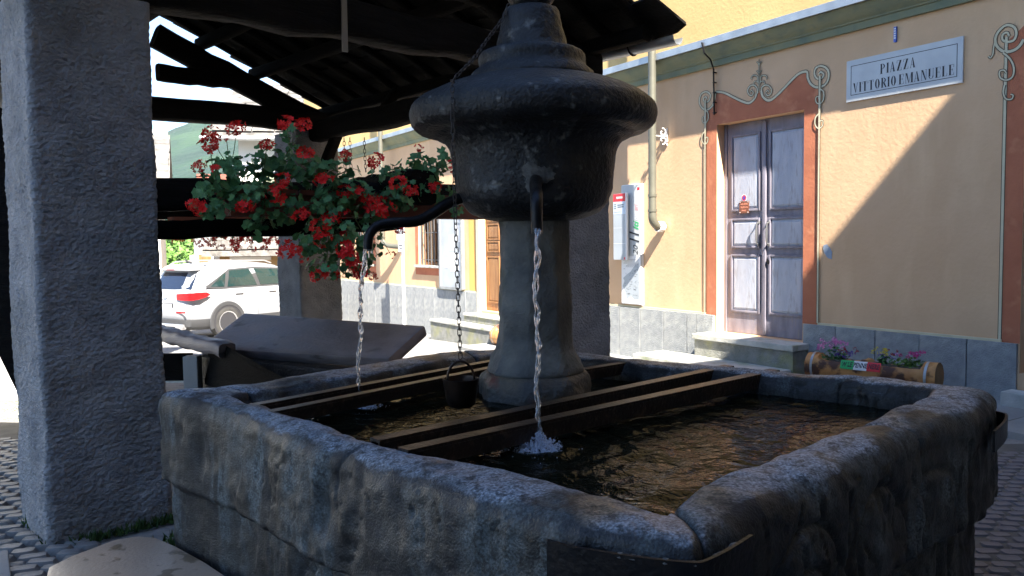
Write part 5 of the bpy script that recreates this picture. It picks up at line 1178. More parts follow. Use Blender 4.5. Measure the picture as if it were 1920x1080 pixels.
spec = [  # clumps: px, py, rx, ry (pixels), amount, forward offset ; flowers: px, py, size px
    ('sprawling geranium at the left end of the rail with flowers standing high against the hill',
     [(432, 318, 48, 26, 62, .16), (405, 350, 34, 22, 34, .2), (450, 370, 62, 24, 60, .18), (398, 392, 26, 13, 22, .25), (500, 305, 34, 28, 40, .1)],
     [(397, 252, 36), (393, 271, 36), (444, 241, 34), (375, 312, 26), (404, 316, 22), (362, 384, 26), (376, 392, 28), (461, 388, 34), (425, 262, 10)]),
    ('geranium with two flower heads rising in front of the far pillar head',
     [(545, 275, 20, 30, 22, .1), (490, 350, 50, 30, 52, .16), (535, 385, 40, 30, 44, .2), (560, 320, 40, 30, 40, .14), (490, 420, 22, 22, 26, .2)],
     [(537, 231, 32), (568, 236, 34), (500, 273, 28), (571, 290, 32), (531, 338, 30), (516, 365, 38), (565, 403, 30), (600, 262, 0)]),
    ('dense dark geranium above the log end between the boxes',
     [(605, 330, 34, 30, 40, .16), (640, 362, 44, 30, 54, .2), (600, 385, 34, 26, 44, .22), (650, 320, 20, 14, 10, .12)],
     [(606, 338, 34), (646, 360, 28), (670, 358, 24), (647, 293, 24), (592, 392, 0)]),
    ('geranium trailing low in front of the pillar with a mass of red heads',
     [(625, 430, 48, 40, 84, .24), (575, 460, 26, 22, 26, .26), (655, 480, 42, 36, 60, .26), (690, 450, 24, 40, 36, .22), (612, 500, 30, 20, 18, .28)],
     [(600, 425, 38), (618, 415, 34), (604, 448, 36), (540, 468, 34), (530, 455, 18), (560, 470, 20), (645, 445, 26), (648, 468, 38), (660, 486, 34), (622, 512, 28), (594, 517, 26), (676, 512, 30), (699, 518, 18), (570, 487, 18), (645, 400, 22), (667, 500, 22), (690, 400, 0)]),
    ('geranium between the log end and the curved spout with a large open red head',
     [(690, 390, 34, 28, 44, .2), (735, 330, 40, 20, 28, .14), (740, 375, 40, 26, 50, .18), (765, 345, 28, 26, 24, .12)],
     [(712, 388, 46), (689, 376, 28), (707, 303, 34), (745, 344, 32), (740, 391, 14), (771, 358, 26), (748, 432, 20), (733, 478, 16)]),
    ('geranium beside the fountain bowl with leaves bright against the ochre wall',
     [(795, 318, 46, 28, 64, .12), (800, 362, 56, 24, 70, .16), (832, 300, 22, 22, 20, .08), (845, 395, 20, 9, 12, .2), (780, 300, 14, 16, 8, .1)],
     [(784, 278, 18), (817, 352, 24), (845, 305, 14), (847, 318, 14), (900, 250, 0)])]
for k, (lab, cl, fl_) in enumerate(spec):
    base_px = sum(c[0] for c in cl)/len(cl); bp_ = on_rail(base_px, .12); root = empty('geranium', bp_+Vector((0, 0, 1.92)), lab, 'geranium', 'geraniums on the near rail')
    clumps = []
    for (px, py, rx, ry, n, fo) in cl:
        q = on_rail(px, .12+fo*.7); d = q.y; p = D(px, py, d); sc = d/FPX; clumps.append((p, (rx*sc*1.15, .17, ry*sc*1.2), int(n*1.1)))
    st = plant(root, clumps, .070, 100+k, WL[root.name]); rn = random.Random(k+5)
    for (px, py, sz) in fl_:
        if sz == 0: continue
        q = on_rail(px, .12+.26+rn.uniform(-.05, .06)); d = q.y; p = D(px, py, d); s_ = sz*1.05*d/FPX
        inst(rn.choice(HM if sz > 22 else HMs), 'flower_head', Matrix.Translation(p) @ (Vector((0, -.75, .65))).to_track_quat('Z', 'Y').to_matrix().to_4x4() @ rand_rot(rn, .3) @ Matrix.Diagonal((s_, s_, s_*.75, 1)), root)
        near = min(clumps, key=lambda c: (c[0]-p).length); st.tube([near[0]+(p-near[0])*.15, near[0].lerp(p, .6)+Vector((0, 0, -.02)), p], .0022, 5, caps=False)
    o = st.build('stems', m_stem, root, fixn=False)
# second row on the far truss rail: small and far
LMs = [leaf_mesh(m_leaf, k+20, 4) for k in range(2)]
for k, (px, lab) in enumerate(((345, 'small far geranium hanging below the rail above the car, left one'), (415, 'small far geranium hanging below the rail above the car, middle one'), (480, 'small far geranium hanging below the rail above the car, right one'))):
    d = 8.6+k*.35; p = D(px, 436, d); root = empty('geranium', p, lab, 'geranium', 'geraniums on the far rail'); rn = random.Random(60+k); sc = d/FPX
    st = plant(root, [(D(px, 432, d), (40*sc, .12, 16*sc), 150)], .052, 200+k, p, leaves=LMs)
    for q in range(13):
        fx, fy = px+rn.uniform(-38, 38), rn.choice((rn.uniform(425, 445), rn.uniform(445, 468))); pp = D(fx, fy, d-.12); s_ = rn.uniform(9, 19)*sc
        inst(rn.choice(HMs), 'flower_head', Matrix.Translation(pp) @ rand_rot(rn, .5) @ Matrix.Scale(s_*1.2, 4), root); st.tube([D(fx*.5+px*.5, 430, d), pp], .002, 4, caps=False)
    st.build('stems', m_stem, root, fixn=False)
pbx = empty('planter', D(410, 425, 9.1), 'long brown flower box on the far rail above the car', 'flower box')
MB().beam(D(320, 418, 8.75), D(505, 418, 9.6), .16, .13).build('box', m_terrap, pbx)
# hanging chains and a wire basket by the far pillar
hs = [(645, 262, 330), (656, 262, 325), (683, 262, 322)]
for k, (px, y0, y1) in enumerate(hs):
    d = 9.6; chain([D(px, y0, d), D(px+1, (y0+y1)/2, d), D(px+3, y1, d)], .045, ['leftmost of the three short chains under the eave beam', 'middle of the three short chains under the eave beam', 'rightmost of the three short chains under the eave beam'][k], 'short chains under the eave beam', 1.6)
# ------------------------------------------------------------ log planters
def log_planter(p0, p1, r, label, signed):
    p0, p1 = Vector(p0), Vector(p1); ax = (p1-p0).normalized(); L_ = (p1-p0).length; sd_ = Vector((ax.y, -ax.x, 0)).normalized(); upv = Vector((0, 0, 1))
    root = empty('log_planter', (p0+p1)/2-Vector((0, 0, r)), label, 'log planter', 'hollowed log planters by the ochre facade')
    n, mseg = 40, 60; vs = []
    T_ = np.linspace(0, 1, mseg+1)
    for t in T_:
        for j in range(n):
            a = 2*PI*j/n; x, z = math.cos(a)*r, math.sin(a)*r
            cut = .55 if (.10 < t < .90) else 2.
            if .44 < t < .50: cut = .8
            z = min(z, r*cut)
            vs.append(p0+ax*(L_*t)+sd_*x+upv*z)
    V = np.array([tuple(v) for v in vs]); cen = np.array([tuple(p0+ax*(L_*t)) for t in T_]).repeat(n, 0); dv = V-cen; dn = dv/np.linalg.norm(dv, axis=1)[:, None]
    V = V+dn*(fbm(V, 7, 3, 5)*.010+fbm(V, 25, 2, 9)*.004)[:, None]
    Fc = [(i*n+j, i*n+(j+1) % n, (i+1)*n+(j+1) % n, (i+1)*n+j) for i in range(mseg) for j in range(n)]+[tuple(range(n-1, -1, -1)), tuple(mseg*n+j for j in range(n))]
    o = np_obj('log', V, Fc, [m_log, m_logend], root); o.data.polygons[-1].material_index = 1; o.data.polygons[-2].material_index = 1
    o.data.set_sharp_from_angle(angle=math.radians(45))
    for t in (.055, .93):
        c = p0+ax*(L_*t); MB().tube([c-ax*.012, c+ax*.012], r*1.045, 32, caps=False).build('metal_band', m_zinc, root, fixn=False)
    e0, e1 = p0+ax*(L_*.12)+upv*(r*.56), p0+ax*(L_*.88)+upv*(r*.56)
    MB().beam(e0, e1, r*1.3, .01).build('soil', m_joint, root)
    return root, p0, ax, L_, sd_, upv
lr, ll = Z(1766, 681, .40), Z(1519, 659, .40)
R_ = .14; fdir = (lr-ll).normalized(); lr.z = ll.z = .12
lr = lr+Vector((0, 0, R_))-fdir*.02; ll = ll+Vector((0, 0, R_))
root, p0, ax, L_, sd_, upv = log_planter(ll, lr, R_, 'orange stripped log planter with tricolour sticker W LE PENNE NERE and two clumps of flowers', True)
toc = (CAM-(p0+lr)/2); toc.z = 0; sgn = 1 if sd_.dot(toc) > 0 else -1
for t_ in (.2, .8): MB().beam(p0+ax*(L_*t_)-sd_*.11-upv*.19, p0+ax*(L_*t_)+sd_*.11-upv*.19, .10, .13).build('foot', m_log, root)
def stick(x, y, d):              # wraps round the log's near side
    a = y/R_+.42; rr = R_+.014+d; return p0+ax*x+sd_*(sgn*rr*math.cos(a))+upv*(rr*math.sin(a))
xa, xb = .30*L_, .61*L_
b_ = MB(); hh = .043
for k, mi in enumerate((0, 1, 2)):
    for i in range(6):
        for j in range(4):
            xs0 = xa+(xb-xa)*(k+i/6)/3; xs1 = xa+(xb-xa)*(k+(i+1)/6)/3; y0 = -hh+2*hh*j/4; y1 = y0+hh/2; b_.add([stick(xs0, y0, 0), stick(xs1, y0, 0), stick(xs1, y1, 0), stick(xs0, y1, 0)], [(0, 1, 2, 3)], mi)
text_mb(b_, 'W LE PENNE NERE', .062, lambda x, y, d: stick((xa+xb)/2+x, y, .0015), 3, shear=.15, width=(xb-xa)*.94, ex=.0022)
b_.build('tricolour_sticker', [m_greenp, m_bwhite, m_redp, m_ink], root, fixn=False)
def posy(c, r, n, cols, name, label, cat, seed, lm=m_leaf):
    rt = empty(name, c, label, cat); rn = random.Random(seed); lms = [leaf_mesh(lm, seed+k, 4) for k in range(2)]
    for k in range(n):
        v = Vector((rn.gauss(0, 1), rn.gauss(0, 1), abs(rn.gauss(0, 1)))).normalized()*rn.random()**.5
        inst(rn.choice(lms), 'leaf', Matrix.Translation(Vector(c)+Vector((v.x*r[0], v.y*r[1], v.z*r[2]*.85))) @ rand_rot(rn, .9) @ Matrix.Scale(rn.uniform(.03, .05), 4), rt)
    for (m, nf, dx, dz, sz) in cols:
        hm = head_mesh(m, seed+nf, 7)
        for k in range(nf):
            p = Vector(c)+ax*rn.gauss(dx, r[0]*.3)+Vector((0, 0, r[2]*dz+rn.uniform(-.03, .03)))+Vector((rn.uniform(-.06, .06), rn.uniform(-.1, .02), 0))
            inst(hm, 'flower_head', Matrix.Translation(p) @ rand_rot(rn, .5) @ Matrix.Scale(sz*rn.uniform(.8, 1.2), 4), rt)
    return rt
top = lambda t: p0+ax*(L_*t)+upv*(R_*.6)
posy(top(.215), (.15, .12, .14), 120, [(m_pink, 14, -.02, 1.15, .055), (m_pink, 5, -.14, .75, .05), (m_vio, 12, .06, .45, .045), (m_dred, 6, .10, .8, .045)], 'flowers', 'bushy pink and violet flowers growing at the left end of the log planter', 'flowers', 31)
posy(top(.60), (.07, .08, .13), 60, [(m_yel, 7, -.03, 1., .045), (m_vio, 6, .05, .6, .045), (m_dred, 5, .08, .8, .04)], 'flowers', 'small yellow and dark flowers in the middle of the right half of the log planter', 'flowers', 41)
posy(top(.78), (.16, .11, .11), 100, [(m_mag, 13, 0, 1.1, .05), (m_pink, 4, .0, .9, .04)], 'flowers', 'loose magenta flowers at the right end of the log planter', 'flowers', 51, m_leaf2)
# the second log planter peeping out behind the pedestal
q0 = Z(935, 648, -.28); q1 = q0-FA*1.3+Vector((0, 0, .02)); r2 = .19
log_planter(q0+Vector((0, 0, r2)), q1+Vector((0, 0, r2)), r2, 'pinkish log planter partly hidden behind the fountain pedestal near the brown door steps', False)
# ------------------------------------------------------------ the white car
hd = math.radians(57); cf = Vector((math.cos(hd), math.sin(hd), 0)); cl_ = Vector((-cf.y, cf.x, 0))
wr = D(421, 603, 17.5); gzc = ground_z(wr.x, wr.y)
CO = Vector((wr.x, wr.y, gzc))+cl_*.80       # rear axle centre
def CW(x, y, z): return CO+cf*x+cl_*y+Vector((0, 0, z))
CAR = empty('parked_car', CO, 'white sport utility car with grey wheel arches parked beyond the wash house', 'car')
def ringmesh(levels, n=48, cap=True, rad=.35):
    b = MB(); vs = []
    for (z, x0, x1, w_, rr) in levels:
        hx, hy = (x1-x0)/2, w_; cx = (x0+x1)/2; pw = 2.0/rr
        for j in range(n):
            a = 2*PI*(j+.5)/n; ca, sa = math.cos(a), math.sin(a)
            vs.append(CW(cx+math.copysign(abs(ca)**pw, ca)*hx, math.copysign(abs(sa)**pw, sa)*hy, z))
    m = len(levels); fs = [(i*n+j, i*n+(j+1) % n, (i+1)*n+(j+1) % n, (i+1)*n+j) for i in range(m-1) for j in range(n)]
    if cap: fs += [tuple(range(n-1, -1, -1)), tuple((m-1)*n+j for j in range(n))]
    b.add(vs, fs); return b
body = ringmesh([(.44, -.90, 3.50, .90, 6), (.52, -.95, 3.56, .915, 6), (.66, -.955, 3.58, .925, 6.5), (.72, -.90, 3.58, .925, 6.5), (.86, -.885, 3.52, .925, 6.5), (.95, -.875, 3.40, .915, 6.5), (1.04, -.86, 3.2, .895, 6.5), (1.07, -.84, 3.05, .86, 6)]).build('body', m_car, CAR, smooth=50)
ghl = [(1.05, -.86, 2.75, .865, 6), (1.16, -.80, 2.55, .845, 6), (1.32, -.69, 2.22, .80, 6), (1.46, -.60, 1.92, .745, 5.5), (1.55, -.62, 1.7, .69, 5), (1.60, -.56, 1.5, .60, 4.5), (1.635, -.2, 1.2, .42, 4), (1.645, .2, .9, .2, 3)]
ringmesh(ghl).build('cabin', m_car, CAR, smooth=50)
ringmesh([(.22, -.80, 3.40, .86, 6), (.30, -.92, 3.50, .925, 6), (.445, -.935, 3.54, .932, 6), (.455, -.90, 3.50, .89, 6)]).build('lower_trim', m_carb, CAR, smooth=50)
def gy(z): 
    for (a, b) in zip(ghl, ghl[1:]):
        if a[0] <= z <= b[0]: t = (z-a[0])/(b[0]-a[0]); return a[3]+(b[3]-a[3])*t, a[1]+(b[1]-a[1])*t, a[2]+(b[2]-a[2])*t
    return ghl[-1][3], 0, 1
def side_glass(name, poly, m, sgn=-1, off=.008):
    b = MB(); P_ = []
    n = 5
    pts = []
    for i in range(len(poly)):
        a, c = poly[i], poly[(i+1) % len(poly)]
        for k in range(n): t = k/n; pts.append((a[0]+(c[0]-a[0])*t, a[1]+(c[1]-a[1])*t))
    vs = []
    for x, z in pts:
        y = gy(z)[0]; vs.append(CW(x, sgn*(y+off), z))
    cx = sum(p[0] for p in pts)/len(pts); cz = sum(p[1] for p in pts)/len(pts); vs.append(CW(cx, sgn*(gy(cz)[0]+off), cz)); k = len(pts)
    b.add(vs, [(i, (i+1) % k, k) for i in range(k)]); return b.build(name, m, CAR, fixn=False)
for sg in (-1, 1):
    side_glass('window_trim', [(-.52, 1.13), (-.10, 1.08), (2.35, 1.08), (1.75, 1.48), (.9, 1.53), (.2, 1.50)], m_carb, sg, .006)
    side_glass('side_window', [(-.36, 1.14), (-.02, 1.125), (.09, 1.43), (-.02, 1.38)], m_cgl, sg, .012)
    side_glass('side_window', [(.06, 1.12), (.86, 1.12), (.74, 1.49), (.2, 1.47)], m_cgl, sg, .012)
    side_glass('side_window', [(.96, 1.12), (2.1, 1.12), (1.62, 1.46), (.88, 1.49)], m_cgl, sg, .012)
    b = MB(); b.box((-.0, sg*.925-.004, .45), (.012, sg*.925+.004, 1.04), CW)
# rear window, spoiler, lamps
b = MB(); zz = [1.10, 1.20, 1.32, 1.45]
vs = []
for z in zz:
    y, x0, x1 = gy(z)
    for q in np.linspace(-1, 1, 13): vs.append(CW(x0-.012+.10*abs(q)**4, q*(y-.13), z))
b.add(vs, [(i*13+j, i*13+j+1, (i+1)*13+j+1, (i+1)*13+j) for i in range(3) for j in range(12)]); b.build('rear_window', m_cglr, CAR, fixn=False)
MB().box((-.74, -.66, 1.49), (-.45, .66, 1.53), CW).build('spoiler', m_car, CAR, bevel=.015, smooth=40)
MB().box((-.745, -.14, 1.505), (-.735, .14, 1.522), CW).build('brake_lamp', m_red, CAR)
for sg in (-1, 1):
    b = MB(); pr = [(-.897, .42, .88, 1.0), (-.90, .55, .87, 1.01), (-.89, .72, .865, 1.02), (-.83, .86, .87, 1.03), (-.70, .928, .89, 1.035), (-.52, .932, .93, 1.03), (-.42, .925, .975, .985)]
    vs = [];
    for x, y, z0, z1 in pr: vs += [CW(x, sg*y, z0), CW(x, sg*y, z1)]
    vs2 = [v+ (cl_*sg*.012-cf*.012) for v in vs]; n = len(pr)
    b.add(vs2, [(2*i, 2*i+1, 2*i+3, 2*i+2) for i in range(n-1)]); b.build('tail_light', m_red, CAR, fixn=False, smooth=60)
    MB().box((-.955, sg*.62-.16, .60), (-.948, sg*.62+.16, .635), CW).build('reflector', m_red, CAR)
MB().box((-.925, -.30, .70), (-.905, .30, .80), CW).build('plate_recess', m_carb, CAR)
MB().box((-.935, -.26, .665), (-.9255, .26, .78), CW).build('licence_plate', m_bwhite, CAR)
MB().box((-.96, -.70, .30), (-.925, .70, .36), CW).build('skid_plate', m_rim, CAR, bevel=.01)
for q in (-.48, -.60): MB().tube([CW(-.97, q, .28), CW(-.85, q, .28)], .045, 12).build('exhaust_pipe', m_rim, CAR, smooth=40)
MB().tube([CW(-.891+.07*0, .045*math.cos(t)*1.3, .93+.045*math.sin(t)) if True else 0 for t in [2*PI*k/16 for k in range(16)]], .006, 5, closed=True).build('badge', m_rim, CAR)
MB().tube([CW(-.892, -.028, .90), CW(-.892, -.018, .96)], .005, 5).build('badge', m_rim, CAR); MB().tube([CW(-.892, .028, .96), CW(-.892, .018, .90)], .005, 5).build('badge', m_rim, CAR); MB().tube([CW(-.892, -.022, .93), CW(-.892, .022, .93)], .005, 5).build('badge', m_rim, CAR)
for sg in (-1, 1):
    for xx in (.22, 1.15): MB().box((xx, sg*.935-.012, .955), (xx+.2, sg*.935+.012, .985), CW).build('door_handle', m_car, CAR, bevel=.006)
    for xx in (.82, 1.95): MB().box((xx, sg*.9255-.001, .47), (xx+.008, sg*.9255+.002, 1.03), CW).build('door_gap', m_carb, CAR)
    MB().tube([CW(-.35, sg*.60, 1.60), CW(-.2, sg*.60, 1.665), (CW(.5, sg*.60, 1.68)), CW(1.3, sg*.60, 1.665), CW(1.5, sg*.60, 1.6)], .018, 8).build('roof_rail', m_rim, CAR, smooth=60)
b = MB(); b.tube([CW(-.2, 0, 1.64), CW(-.32, 0, 1.68), CW(-.36, 0, 1.72)], .02, 6); b.build('aerial', m_carb, CAR)
# wheels with arches
for (wx, sg) in ((0, -1), (0, 1), (2.67, -1), (2.67, 1)):
    c = lambda t, r, y: CW(wx+r*math.cos(t), sg*y, .345+r*math.sin(t))
    b = MB(); n = 32; prf = [(.20, .70), (.335, .70), (.348, .74), (.348, .90), (.335, .935), (.29, .945), (.238, .94), (.232, .90)]
    vs = [c(2*PI*j/n, r, y) for r, y in prf for j in range(n)]; m = len(prf)
    b.add(vs, [(i*n+j, i*n+(j+1) % n, (i+1)*n+(j+1) % n, (i+1)*n+j) for i in range(m-1) for j in range(n)]); ty = b.build('wheel', m_tyre, CAR, smooth=40)
    b = MB(); b.add([c(2*PI*j/n, .236, .89) for j in range(n)], [tuple(range(n))]); b.build('hub_shadow_plate', m_ink, ty)  # black plate standing for the shade behind the spokes
    b = MB(); 
    for k in range(10):
        t = 2*PI*k/10
        for dt in (-.10, .10):
            b.add([c(t-.03, .05, .92), c(t+.03, .05, .92), c(t+dt+.035, .23, .938), c(t+dt-.035, .23, .938)], [(0, 1, 2, 3)])
    b.add([c(2*PI*j/16, .06, .925) for j in range(16)], [tuple(range(16))])
    for j in range(n): t0, t1 = 2*PI*j/n, 2*PI*(j+1)/n; b.add([c(t0, .222, .94), c(t1, .222, .94), c(t1, .242, .945), c(t0, .242, .945)], [(0, 1, 2, 3)])
    b.build('rim', m_rim, ty, fixn=False)
    b = MB(); n2 = 24; vs = []
    for k in range(n2+1):
        t = -.28+(PI+.56)*k/n2
        for r, y in ((.375, .90), (.375, .944), (.45, .948), (.46, .92)): vs.append(c(t, r, y))
    b.add(vs, [(i*4+j, i*4+j+1, i*4+5+j, i*4+4+j) for i in range(n2) for j in range(3)]); b.build('wheel_arch', m_carb, CAR, smooth=40)
    b = MB(); b.add([c(2*PI*j/24, .376, .9365) for j in range(24)], [tuple(range(24))]); b.build('wheel_well_shade', m_ink, CAR)  # black disc on the body side standing for the shaded wheel well
b = MB(); b.add([CW(.35, -.45, 1.0), CW(.55, -.45, 1.0), CW(.55, -.45, 1.35), CW(.35, -.45, 1.35)], [(0, 1, 2, 3)])
# ------------------------------------------------------------ village beyond
def house(name, label, cx, cy, wid, dep, h, ang, mw_, roof, rh, z0, wins=(), over=.5, cat='house'):
    ca, sa = math.cos(ang), math.sin(ang); fr_ = lambda x, y, z: Vector((cx+x*ca-y*sa, cy+x*sa+y*ca, z0+z))
    g = empty(name, (cx, cy, z0), label, cat)
    MB().box((-wid/2, 0, -2), (wid/2, dep, h), fr_).build('wall', mw_, g)
    b = MB(); o = over; t = .16
    prof = [(-o, h-o*rh/(dep/2)), (dep/2, h+rh), (dep+o, h-o*rh/(dep/2))]
    for (y0, z0_), (y1, z1_) in zip(prof, prof[1:]):
        b.add([fr_(-wid/2-o, y0, z0_), fr_(wid/2+o, y0, z0_), fr_(wid/2+o, y1, z1_), fr_(-wid/2-o, y1, z1_), fr_(-wid/2-o, y0, z0_+t), fr_(wid/2+o, y0, z0_+t), fr_(wid/2+o, y1, z1_+t), fr_(-wid/2-o, y1, z1_+t)], [(0, 3, 2, 1), (4, 5, 6, 7), (0, 1, 5, 4), (2, 3, 7, 6), (1, 2, 6, 5), (3, 0, 4, 7)])
    b.build('roof', roof, g)
    for s_ in (0, 1):     # gables
        xx = (-wid/2, wid/2)[s_]; MB().add([fr_(xx, 0, h-.01), fr_(xx, dep, h-.01), fr_(xx, dep/2, h+rh-.02), fr_(xx*.98, 0, h-.01), fr_(xx*.98, dep, h-.01), fr_(xx*.98, dep/2, h+rh-.02)], [(0, 1, 2), (5, 4, 3), (0, 3, 4, 1), (1, 4, 5, 2), (2, 5, 3, 0)]).build('gable', mw_, g)
    for (x, z, w_, h_, kind) in wins:
        wo = MB().box((x-w_/2, -.03, z), (x+w_/2, .0, z+h_), fr_).build('door' if kind == 'd' else 'window', m_brown if kind == 'd' else m_glass, g)
        b = MB()
        for q in ((x-w_/2-.08, x-w_/2, z, z+h_), (x+w_/2, x+w_/2+.08, z, z+h_), (x-w_/2-.08, x+w_/2+.08, z+h_, z+h_+.08)): b.box((q[0], -.05, q[2]), (q[1], .0, q[3]), fr_)
        b.build('frame', m_white if kind != 'o' else m_ochre, wo)
    return g, fr_
def slates(g, fr_, x0, x1, y0, z0, y1, z1, nr, nc, th=.05, over=1.25):
    b = MB(); rn = random.Random(nr*nc)
    for r_ in range(nr):
        for c_ in range(nc):
            xa_, xb_ = x0+(x1-x0)*(c_+.02)/nc+rn.uniform(-.04, .04), x0+(x1-x0)*(c_+.98)/nc+rn.uniform(-.04, .04); ya, yb = y0+(y1-y0)*r_/nr, y0+(y1-y0)*(r_+over)/nr; za, zb_ = z0+(z1-z0)*r_/nr+.07+rn.uniform(0, .03), z0+(z1-z0)*(r_+over)/nr+.02
            b.add([fr_(xa_, ya, za), fr_(xb_, ya, za+rn.uniform(-.02, .02)), fr_(xb_, yb, zb_), fr_(xa_, yb, zb_), fr_(xa_, ya, za+th), fr_(xb_, ya, za+th), fr_(xb_, yb, zb_+th), fr_(xa_, yb, zb_+th)], [(0, 3, 2, 1), (4, 5, 6, 7), (0, 1, 5, 4), (2, 3, 7, 6), (1, 2, 6, 5), (3, 0, 4, 7)])
    o = b.build('slates', m_slatef, g, fixn=False); o['kind'] = 'stuff'
def at(px, d): return (px-960)/FPX*d
# tall pale house whose stone roof and gutter show through the truss
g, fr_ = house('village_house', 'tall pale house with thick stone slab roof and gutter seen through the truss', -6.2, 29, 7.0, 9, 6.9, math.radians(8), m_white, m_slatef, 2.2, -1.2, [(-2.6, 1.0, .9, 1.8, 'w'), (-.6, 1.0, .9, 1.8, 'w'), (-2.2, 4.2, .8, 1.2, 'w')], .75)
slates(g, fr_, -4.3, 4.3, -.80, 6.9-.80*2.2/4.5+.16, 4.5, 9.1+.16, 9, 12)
MB().tube([fr_(-4.6, -.87, 6.48), fr_(4.4, -.87, 6.48)], .08, 8).build('gutter', m_zinc, g, smooth=40)
for x_ in (-1.2, -1.0): MB().tube([fr_(x_, -.12, 6.3), fr_(x_, -.12, -.5)], .05, 8).build('downpipe', m_bwhite, g, smooth=40)
fb_ = MB().box((-2.5, -.9, 4.9), (0.2, .0, 5.25), fr_).build('balcony', m_corn, g)
# low ochre house with small doors behind the car
g, fr_ = house('village_house', 'low ochre house with stone roof and dark doorways behind the car', at(520, 25.5), 25.5, 3.9, 2.6, 2.65, math.radians(-8), m_ochre, m_slatef, 1.0, -1.1, [(-1.5, .3, .5, 1.6, 'd'), (-.55, .3, .55, 1.6, 'w'), (.45, .3, .5, 1.7, 'd'), (.0, 1.3, .2, .5, 'w'), (1.3, .3, .5, 1.6, 'd')], .4)
slates(g, fr_, -2.3, 2.3, -.42, 2.65-.42*1/1.3+.16, 1.3, 3.65+.16, 5, 9, .04)
# grey and white house with posts left of it
g, fr_ = house('village_house', 'grey house with white corner post and flat white canopy left of the ochre house', at(435, 27), 27, 2.6, 3, 3.6, math.radians(-4), m_greyw, m_slatef, .9, -1.2, [(-.9, .3, .45, 2.2, 'd')], .25)
MB().box((-.42, -.45, -1), (-.14, -.18, 3.2), fr_).build('post', m_white, g); MB().box((.55, -1.4, 2.3), (1.9, .0, 2.42), fr_).build('canopy', m_white, g)
g, fr_ = house('village_house', 'small house with an orange brown wall and tiled roof edge seen behind the geranium leaves', at(470, 33), 33, 3.2, 4, 5.0, math.radians(20), m_brick, m_terrap, 1.0, -1.5, [(-.5, 3.6, .6, .8, 'w')], .4)
# low stone roof falling away beside the trees
g, fr_ = house('village_house', 'low house whose broad pale stone slab roof shows just above the car', at(362, 31), 31.5, 2.7, 5, .8, math.radians(14), m_greyw, m_slatef, .9, -1.2, [], .35)
slates(g, fr_, -1.7, 1.7, -.38, .8-.38*.9/2.5+.16, 2.5, 1.7+.16, 7, 8, .05)
MB().box((-.6, 2.2, 1.6), (-.35, 2.45, 2.4), fr_).build('chimney', m_greyw, g)
# narrow white house at the left of the view
g, fr_ = house('village_house', 'white house edge with stone roof just right of the left pillar', -10.15, 20.5, 2.05, 5, 4.15, math.radians(22), m_white, m_slatef, 1.4, -.9, [(.0, 1.2, .6, 1.2, 'w')], .28)
slates(g, fr_, -1.3, 1.3, -.30, 4.15-.3*1.4/2.5+.16, 2.5, 5.55+.16, 7, 6, .05)
# wall of the neighbouring house at the far left
LWP = D(-20, 600, 7.45); g = empty('neighbour_house', (LWP.x-1, 7.5, 0), 'white plastered house wall beside the cobbled lane at the left edge', 'house')
def LW(x, y, z): return Vector((LWP.x-3.2, 7.3, 0))+Vector((math.cos(.12), math.sin(.12), 0))*x+Vector((-math.sin(.12), math.cos(.12), 0))*y+Vector((0, 0, z))
MB().box((-3.0, 0, -.3), (3.55, 2.6, 4.6), LW).build('wall', m_white, g)
MB().box((-3.0, -.02, -.3), (3.55, -.001, .12), LW).build('wall_foot', m_stepr, g)
MB().box((2.96, -.04, -.1), (3.0, -.001, 2.3), LW).build('door_edge', m_brown, g); MB().box((-3.3, -.6, 4.61), (3.7, 3.0, 4.8), LW).build('roof', m_slate, g)
# bright bushes and trees behind the roofs
def tree(cx, cy, z0, h, r, n, label, seed, m=m_leaf2, name='tree', trunk=True, ls=.34):
    rn = random.Random(seed); root = empty(name, (cx, cy, z0), label, name)
    b = MB(); b.tube([(cx, cy, z0-.5), (cx+.1, cy, z0+h*.35), (cx, cy+.1, z0+h*.75)], [r*.09, r*.06, r*.02], 8)
    for k in range(7):
        a = rn.random()*6.28; zz = z0+h*rn.uniform(.25, .6); b.tube([(cx, cy, zz), (cx+r*.6*math.cos(a), cy+r*.6*math.sin(a), zz+h*.25)], [r*.03, r*.01], 5)
    b.build('trunk', m_timber, root, smooth=50)
    b = MB(); cl = [(Vector((rn.uniform(-.6, .6)*r, rn.uniform(-.6, .6)*r, h*rn.uniform(.35, .92))), r*rn.uniform(.28, .5)) for _ in range(16)]
    for k in range(n):
        c, rr = rn.choice(cl); v = Vector((rn.gauss(0, 1), rn.gauss(0, 1), rn.gauss(0, 1))).normalized()*rr*rn.random()**.4; p = Vector((cx, cy, z0))+c+v
        t = Vector((rn.gauss(0, 1), rn.gauss(0, 1), rn.gauss(0, 1))).normalized(); q = t.orthogonal().normalized(); s_ = ls*rn.uniform(.5, 1.1)
        b.add([p-t*s_*.5, p+q*s_*.28, p+t*s_*.5, p-q*s_*.28], [(0, 1, 2, 3)])
    o = b.build('crown', m, root, fixn=False); return root
tree(at(330, 44), 44, -2.6, 4.3, 2.6, 3000, 'bright green bush standing left of the low stone roof', 3, name='bush')
tree(at(375, 52), 52, -3.2, 5.4, 3.2, 3000, 'bright green rounded tree behind the low stone roof', 5)
tree(at(295, 60), 60, -3.8, 6.0, 3.6, 3000, 'green tree furthest left behind the village roofs', 6)
tree(at(430, 64), 64, -3.8, 6.5, 3.6, 2600, 'green tree behind the grey house', 8)
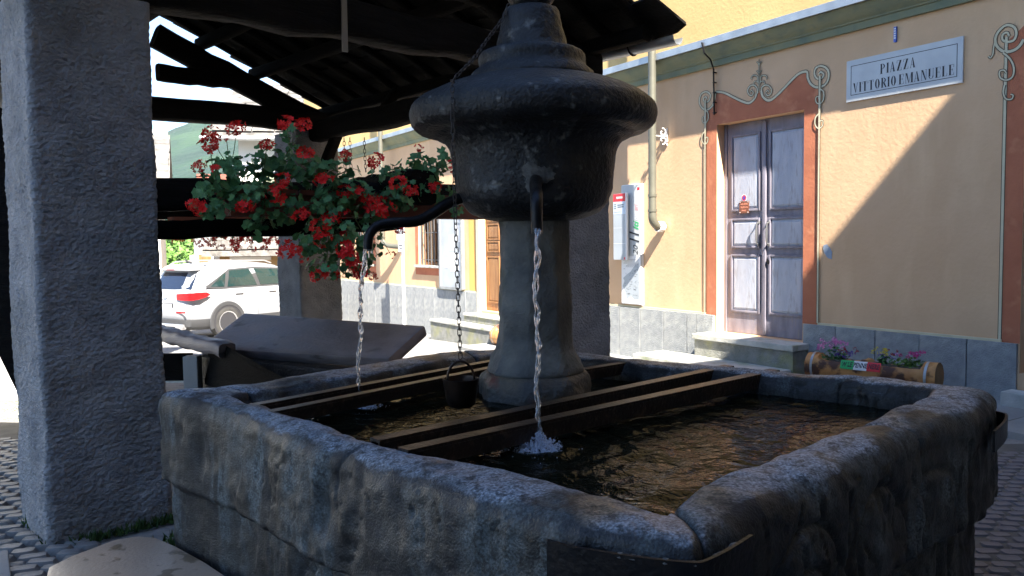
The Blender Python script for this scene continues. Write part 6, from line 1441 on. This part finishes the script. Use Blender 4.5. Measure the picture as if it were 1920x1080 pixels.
# houses on the open side of the square, behind the viewer, whose shade falls over the fountain
ub_ = -7.0
zl = 3.068+1.085*(.408-ub_)
def HB(name, label, n0, n1, u0, u1, h, m):
    g = empty(name, FW(u0, n0, 0), label, 'building'); MB().box((u0, n0, -.3), (u1, n1, h), FW).build('wall', m, g)
    MB().box((u0-.0, n0+.0, h+.005), (u1, n1, h+.25), FW).build('roof', m_slate, g)
    k = 0
    for zz in (1.2, 4.2, 7.2):
        for nn_ in np.arange(n0+1.2, n1-1.2, 2.4):
            if zz+1.6 < h: MB().box((u1+.001, nn_, zz), (u1+.03, nn_+.9, zz+1.5), FW).build('window', m_glass, g)
    return g
HB('street_building', 'plain ochre building closing the square on the right beyond the frame', .05, 5.1, ub_-7, ub_, zl-.25, m_ochre)
HB('street_building', 'taller grey building behind the viewer that shades the fountain', 5.2, 19, ub_-7, ub_-.0, 12.6, mat('dark_grey_plaster', (.13, .13, .13), rough=.9))  # unseen building sized for its shade; plaster darkened to cut bounced light
# ------------------------------------------------------------ mountain air
hz_ = MB().box((-1700, -70, -60), (1000, 2300, 560)).build('haze', [], fixn=False) if False else None
me = bpy.data.meshes.new('haze'); x0, x1, y0, y1, z0, z1 = -1700, 1000, -70, 2200, -60, 470
me.from_pydata([(x0, y0, z0), (x1, y0, z0), (x1, y1, z0), (x0, y1, z0), (x0, y0, z1), (x1, y0, z1), (x1, y1, z1), (x0, y1, z1)], [], [(0, 3, 2, 1), (4, 5, 6, 7), (0, 1, 5, 4), (1, 2, 6, 5), (2, 3, 7, 6), (3, 0, 4, 7)])
mh = bpy.data.materials.new('haze'); mh.use_nodes = True; nt = mh.node_tree; nt.nodes.clear(); out = nt.nodes.new('ShaderNodeOutputMaterial'); pv_ = nt.nodes.new('ShaderNodeVolumePrincipled')
pv_.inputs['Density'].default_value = .00006; pv_.inputs['Color'].default_value = (.80, .88, .96, 1); nt.links.new(pv_.outputs[0], out.inputs['Volume']); me.materials.append(mh)
ho = bpy.data.objects.new('haze', me); COL.objects.link(ho); ho['kind'] = 'stuff'
